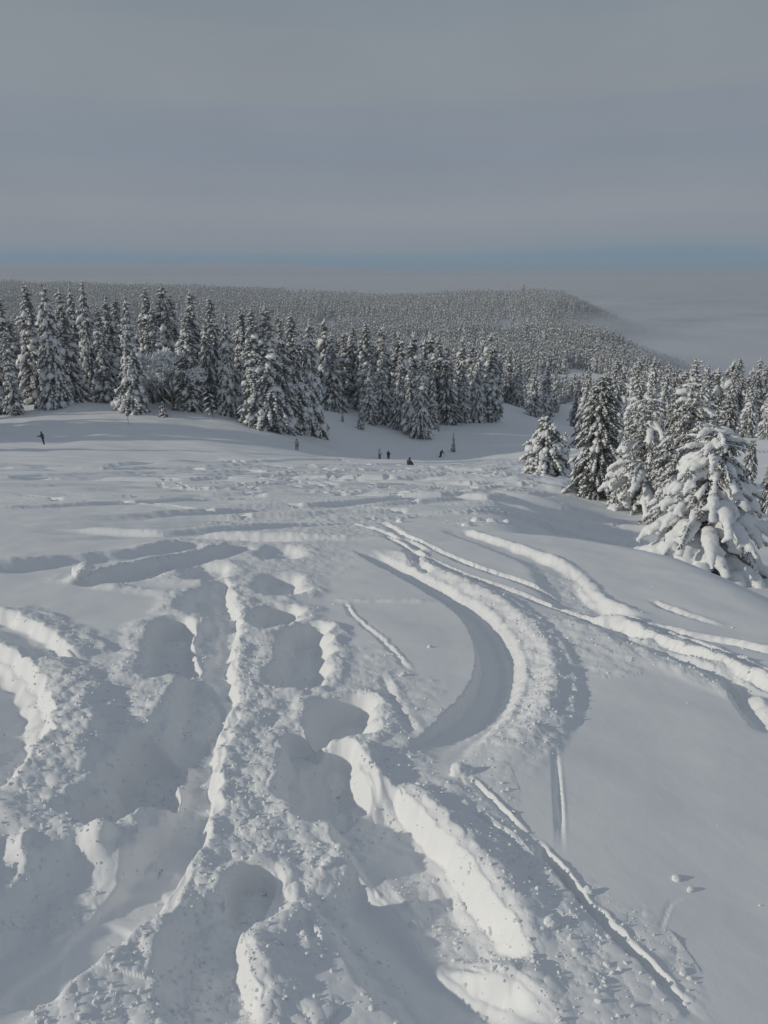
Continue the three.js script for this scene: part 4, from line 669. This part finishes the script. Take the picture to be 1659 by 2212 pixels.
person('person', 'upper-left of the three tiny skiers on the narrow run between the trees', 1208, 894, 455, 2.8, { kl: [0.12, 0.48, 0.1], kr: [-0.12, 0.48, 0.1], chest: [0, 1.26, 0.1], neck: [0, 1.43, 0.15], head: [0, 1.58, 0.19], wl: [0.32, 0.95, 0.3], wr: [-0.32, 0.95, 0.3] }, { jacket: charcoal, trousers: charcoal, hat: blackMat, skis: 0.01, far: true });
person('person', 'lowest and middle one of the three tiny skiers on the narrow run', 1216, 902, 440, 2.4, { wl: [0.4, 1.0, 0.25], wr: [-0.4, 1.0, 0.25] }, { jacket: navy, trousers: navy, hat: blackMat, skis: 0.01, far: true });
person('person', 'rightmost of the three tiny skiers on the narrow run between the trees', 1226, 899, 445, 3.3, { kl: [0.12, 0.48, 0.1], kr: [-0.12, 0.48, 0.1], wl: [0.32, 0.95, 0.3] }, { jacket: charcoal, trousers: charcoal, hat: blackMat, skis: 0.01, far: true });
// ---------------------------------------------------------------- piste marker, mast and huts
{
  const d = 121, x = sight(278, 924)[0] * d, t = thing('piste_marker', 'round reddish piste marker on a thin pole below the bright white spruce', 'sign', x, land(x, d) - 0.1, -d, 0.1);
  const red = new THREE.MeshStandardMaterial({ color: rgb(0.42, 0.2, 0.19), roughness: 0.6 }), pale = new THREE.MeshStandardMaterial({ color: rgb(0.5, 0.42, 0.42), roughness: 0.6 }), grey = new THREE.MeshStandardMaterial({ color: rgb(0.3, 0.29, 0.29), roughness: 0.6 });
  put('pole', new THREE.CylinderGeometry(0.035, 0.035, 2.0, 8).translate(0, 1, 0), grey, t);
  const disc = put('disc', new THREE.CylinderGeometry(0.24, 0.24, 0.03, 24).rotateX(Math.PI / 2).translate(0, 1.62, 0.05), pale, t);
  put('rim', new THREE.TorusGeometry(0.2, 0.055, 8, 28).translate(0, 1.62, 0.066), red, disc); put('cap', new THREE.CylinderGeometry(0.05, 0.05, 0.06, 8).translate(0, 2.0, 0), grey, t);
}
{
  const d = 2640, x = sight(1131, 640)[0] * d, y = land(x, d), t = thing('radio_mast', 'lattice radio mast rising from the trees on top of the far hill', 'mast', x, y, -d, 0.5), steel = new THREE.MeshStandardMaterial({ color: rgb(0.14, 0.15, 0.16), roughness: 0.6, metalness: 0.3 });
  const bar = (a, b, r) => { const A = new THREE.Vector3(...a), B = new THREE.Vector3(...b), g = new THREE.CylinderGeometry(r, r, A.distanceTo(B), 5); g.applyQuaternion(new THREE.Quaternion().setFromUnitVectors(new THREE.Vector3(0, 1, 0), B.clone().sub(A).normalize())); const c = A.add(B).multiplyScalar(0.5); return g.translate(c.x, c.y, c.z); };
  const H = 44, w = h => 2.4 - 1.7 * h / H, C = (k, h) => [(k & 1 ? 1 : -1) * w(h), h, (k & 2 ? 1 : -1) * w(h)], ring = [0, 1, 3, 2], brace = [];
  for (let k = 0; k < 4; k++) put('leg', bar(C(k, -1), C(k, H), 0.3), steel, t);
  for (let h = 0; h < H - 2; h += 5.5) for (let q = 0; q < 4; q++) { const a = ring[q], b = ring[(q + 1) % 4]; brace.push(bar(C(a, h), C(b, h + 5.5), 0.14), bar(C(b, h), C(a, h + 5.5), 0.14), bar(C(a, h), C(b, h), 0.14)); }
  put('bracing', mergeGeometries(brace), steel, t); put('antenna', bar([0, H, 0], [0, H + 7, 0], 0.2), steel, t);
  for (const [h, a] of [[30, 0.4], [36, 2.2]]) put('dish', new THREE.SphereGeometry(1.6, 14, 6, 0, 6.3, 0, 1.1).rotateX(1.57).rotateY(a).translate(Math.sin(a) * 1.6, h, Math.cos(a) * 1.6), steel, t);
}
function hut(label, px, foot, d, L, W, h, turn) {
  const x = sight(px, foot)[0] * d, t = thing('hut', label, 'house', x, land(x, d) + 5, -d, turn), wall = new THREE.MeshStandardMaterial({ color: rgb(0.13, 0.1, 0.085), roughness: 0.9 }), glass = new THREE.MeshStandardMaterial({ color: rgb(0.03, 0.035, 0.04), roughness: 0.2 });
  const s = new THREE.Shape(); s.moveTo(-W / 2, -7); s.lineTo(W / 2, -7); s.lineTo(W / 2, h); s.lineTo(0, h + W * 0.36); s.lineTo(-W / 2, h); put('wall', new THREE.ExtrudeGeometry(s, { depth: L, bevelEnabled: false }).translate(0, 0, -L / 2).rotateY(Math.PI / 2), wall, t);
  const r = new THREE.Shape(), e = 0.9; r.moveTo(-W / 2 - e, h - e * 0.72 + 0.1); r.lineTo(0, h + W * 0.36 + 0.1); r.lineTo(W / 2 + e, h - e * 0.72 + 0.1); r.lineTo(W / 2 + e, h - e * 0.72 + 1); r.quadraticCurveTo(W / 4, h + W * 0.2 + 1.1, 0, h + W * 0.36 + 1.1); r.quadraticCurveTo(-W / 4, h + W * 0.2 + 1.1, -W / 2 - e, h - e * 0.72 + 1);
  const roof = put('roof', new THREE.ExtrudeGeometry(r, { depth: L + 2, bevelEnabled: false }).translate(0, 0, -L / 2 - 1).rotateY(Math.PI / 2), treeSnowMat, t); put('chimney', new THREE.BoxGeometry(1, 2.6, 1).translate(L * 0.2, h + W * 0.36 + 1.2, 0), wall, roof);
  for (let k = 0; k < 3; k++) put('window', new THREE.BoxGeometry(1.3, 1.3, 0.12).translate((k - 1) * L * 0.3, h * 0.5, W / 2 + 0.04), glass, t);
}
hut('long dark hut with a snow-covered roof among the trees right of the radio mast', 1161, 641, 2600, 20, 11, 4, 0.15);
hut('small hut with a snowy roof at the top of the cleared strip', 1106, 648, 2560, 13, 9, 3.2, 0.5);

// ---------------------------------------------------------------- lumps of snow that rolled or broke away
{
  const R = rng(606), chunk = seed => { const Q = rng(seed), pr = []; for (let k = 0; k < 5; k++) { const a = [(Q() - 0.5) * 0.9, 0.25 + (Q() - 0.5) * 0.4, (Q() - 0.5) * 0.7], r = 0.3 + 0.25 * Q(); pr.push([...a, a[0] + 0.3 * (Q() - 0.5), a[1] + 0.2 * (Q() - 0.5), a[2] + 0.3 * (Q() - 0.5), r, r * 0.8]); } return skin(pr, 0.09, 0.16, 0.12, 0.3); };
  const kinds = [chunk(1), chunk(2), chunk(3)];
  const lump = (px, py, w, label, group) => { const [x, d] = onLand(px, py), t = put('snow_lump', kinds[Math.floor(R() * 3)], treeSnowMat); t.position.set(x, snow(x, d) - w * 0.1, -d); t.scale.set(w * 0.62, w * 0.55, w * 0.6); t.rotation.y = R() * 6; tag(t, label, 'snow lump', group); };
  lump(1462, 1900, 0.05, 'largest snow lump lying alone with a long shadow on the smooth snow at lower right');
  lump(1492, 1928, 0.034, 'smaller snow lump just below the lone one on the smooth snow');
  lump(1195, 2018, 0.07, 'pale snow lump in the rubble beside the lower bright trench wall');
  lump(1478, 2110, 0.04, 'snow lump at the start of the rubble, lower right, below the wavy scratch');
  lump(1268, 1936, 0.04, 'snow lump on the long ski line at lower right');
  lump(1032, 1126, 0.36, 'tallest chunk of the heap that caps the upper end of the cut mound'); lump(1012, 1136, 0.27, 'left chunk of the heap at the upper end of the cut mound'); lump(1066, 1128, 0.28, 'right chunk of the heap at the upper end of the cut mound'); lump(1095, 1130, 0.22, 'low chunk at the right end of the heap on the mound'); lump(1028, 1110, 0.16, 'single ball of snow just above the heap on the mound');
  lump(192, 1240, 0.36, 'bright block at the left end of the scraped windrow'); lump(178, 1252, 0.22, 'small block leaning on the bright one at the left end of the windrow');
  lump(652, 1950, 0.1, 'chunk standing on the upper edge of the broken slab'); lump(735, 1830, 0.06, 'chunk in the trench right above the broken slab'); lump(708, 1856, 0.06, 'pointed chunk at the top corner of the broken slab');
  lump(892, 1948, 0.045, 'little lump at the head of the second bright trench wall'); lump(868, 1458, 0.07, 'lump left of the carved turn at the end of a thin scratch'); lump(930, 1402, 0.05, 'small lump on the smooth snow inside the carved turn');
  lump(1000, 1678, 0.13, 'lump where the carved berm meets the foot trench');
  lump(1110, 1108, 0.2, 'ball of snow between the mound and the right-hand trees'); lump(868, 1128, 0.2, 'crumbled ball of snow above the crossing of the straight ski tracks');
  const crumb = new THREE.IcosahedronGeometry(0.5, 1); { const p = crumb.attributes.position; for (let i = 0; i < p.count; i++) { const k = 1 + 0.5 * noise(p.getX(i) * 2.3 + 7, p.getY(i) * 2.3 + p.getZ(i) * 3.1); p.setXYZ(i, p.getX(i) * k, p.getY(i) * k * 0.8, p.getZ(i) * k); } crumb.computeVertexNormals(); }
  const list = [], m = new THREE.Matrix4(), q = new THREE.Quaternion(), e = new THREE.Euler();
  for (let k = 0; k < 260000 && list.length < 6000; k++) {
    const al = lerp(0.86, 0.235, Math.pow(R(), 0.75)), r = 1.6 / (Math.tan(al) - 0.197), a = (R() - 0.5) * 1.25; if (!(r > 0.8) || r > 22) continue;
    const x = r * Math.sin(a), d = r * Math.cos(a), y = snow(x, d); if (R() > found.loose * (r > 12 ? 0.5 : 1) + 0.0025) continue;
    const s = (0.004 + 0.013 * R() ** 3) * (1 + Math.min(r, 14) * 0.06); q.setFromEuler(e.set(R() * 6, R() * 6, R() * 6)); m.compose(new THREE.Vector3(x, y + s * 0.15, -d), q, new THREE.Vector3(s * (0.8 + 0.5 * R()), s * 0.8, s)); list.push(m.clone());
  }
  const im = new THREE.InstancedMesh(crumb, treeSnowMat, list.length); list.forEach((mm, k) => im.setMatrixAt(k, mm)); im.name = 'snow_crumbs'; im.castShadow = im.receiveShadow = true; im.userData = { kind: 'stuff', label: 'crumbs of snow scattered along the tracks' }; scene.add(im);
}
// ---------------------------------------------------------------- the sea of cloud below
{
  const layers = 13, top = -86, thick = 88;
  const rows = []; for (let r = 350; r < 90000; r *= 1.08) rows.push(r);
  const cols = 150, A = 1.25;
  const sea = new THREE.Group(); sea.name = numbered('cloud_sea'); sea.userData = { kind: 'structure' }; scene.add(sea);
  for (let L = 0; L < layers; L++) {
    const P = [], C = [], I = [], u = L / (layers - 1);
    rows.forEach((r, i) => { for (let j = 0; j <= cols; j++) {
      const a = -A + 2 * A * j / cols, x = r * Math.sin(a), d = r * Math.cos(a), far = sstep(4000, 14000, r);
      let y = top - thick * u + (1 - far) * (6 * fbm(x / 420 + 3, d / 420, 3)) + far * (9 * fbm(x / 2600, d / 5200, 3) + 10 * sstep(30000, 60000, r));
      y -= lerp(0, 24, sstep(2000, 700, r));                       // lower where it laps against the near woods
      y -= 0.0000000785 * r * r * 0.3;
      P.push(x, y, -d); const k = L === layers - 1 ? 1 : clamp(lerp(0.055, 0.3, u) + 0.22 * fbm(x / 300 + L * 7, d / 300, 3) * (1 - far), 0.01, 0.8); C.push(1, 1, 1, k);
      if (i && j) { const w = cols + 1, o = i * w + j; I.push(o - w - 1, o - w, o, o - w - 1, o, o - 1); }
    } });
    const g = new THREE.BufferGeometry(); g.setAttribute('position', new THREE.Float32BufferAttribute(P, 3)); g.setAttribute('color', new THREE.Float32BufferAttribute(C, 4)); g.setIndex(I); g.computeVertexNormals();
    const m = new THREE.MeshStandardMaterial({ name: 'cloud', color: rgb(0.94, 0.965, 1.0), roughness: 1, vertexColors: true, transparent: L < layers - 1 });
    put('cloud_layer', g, m, sea);
  }
}
renderer.render(scene, camera);
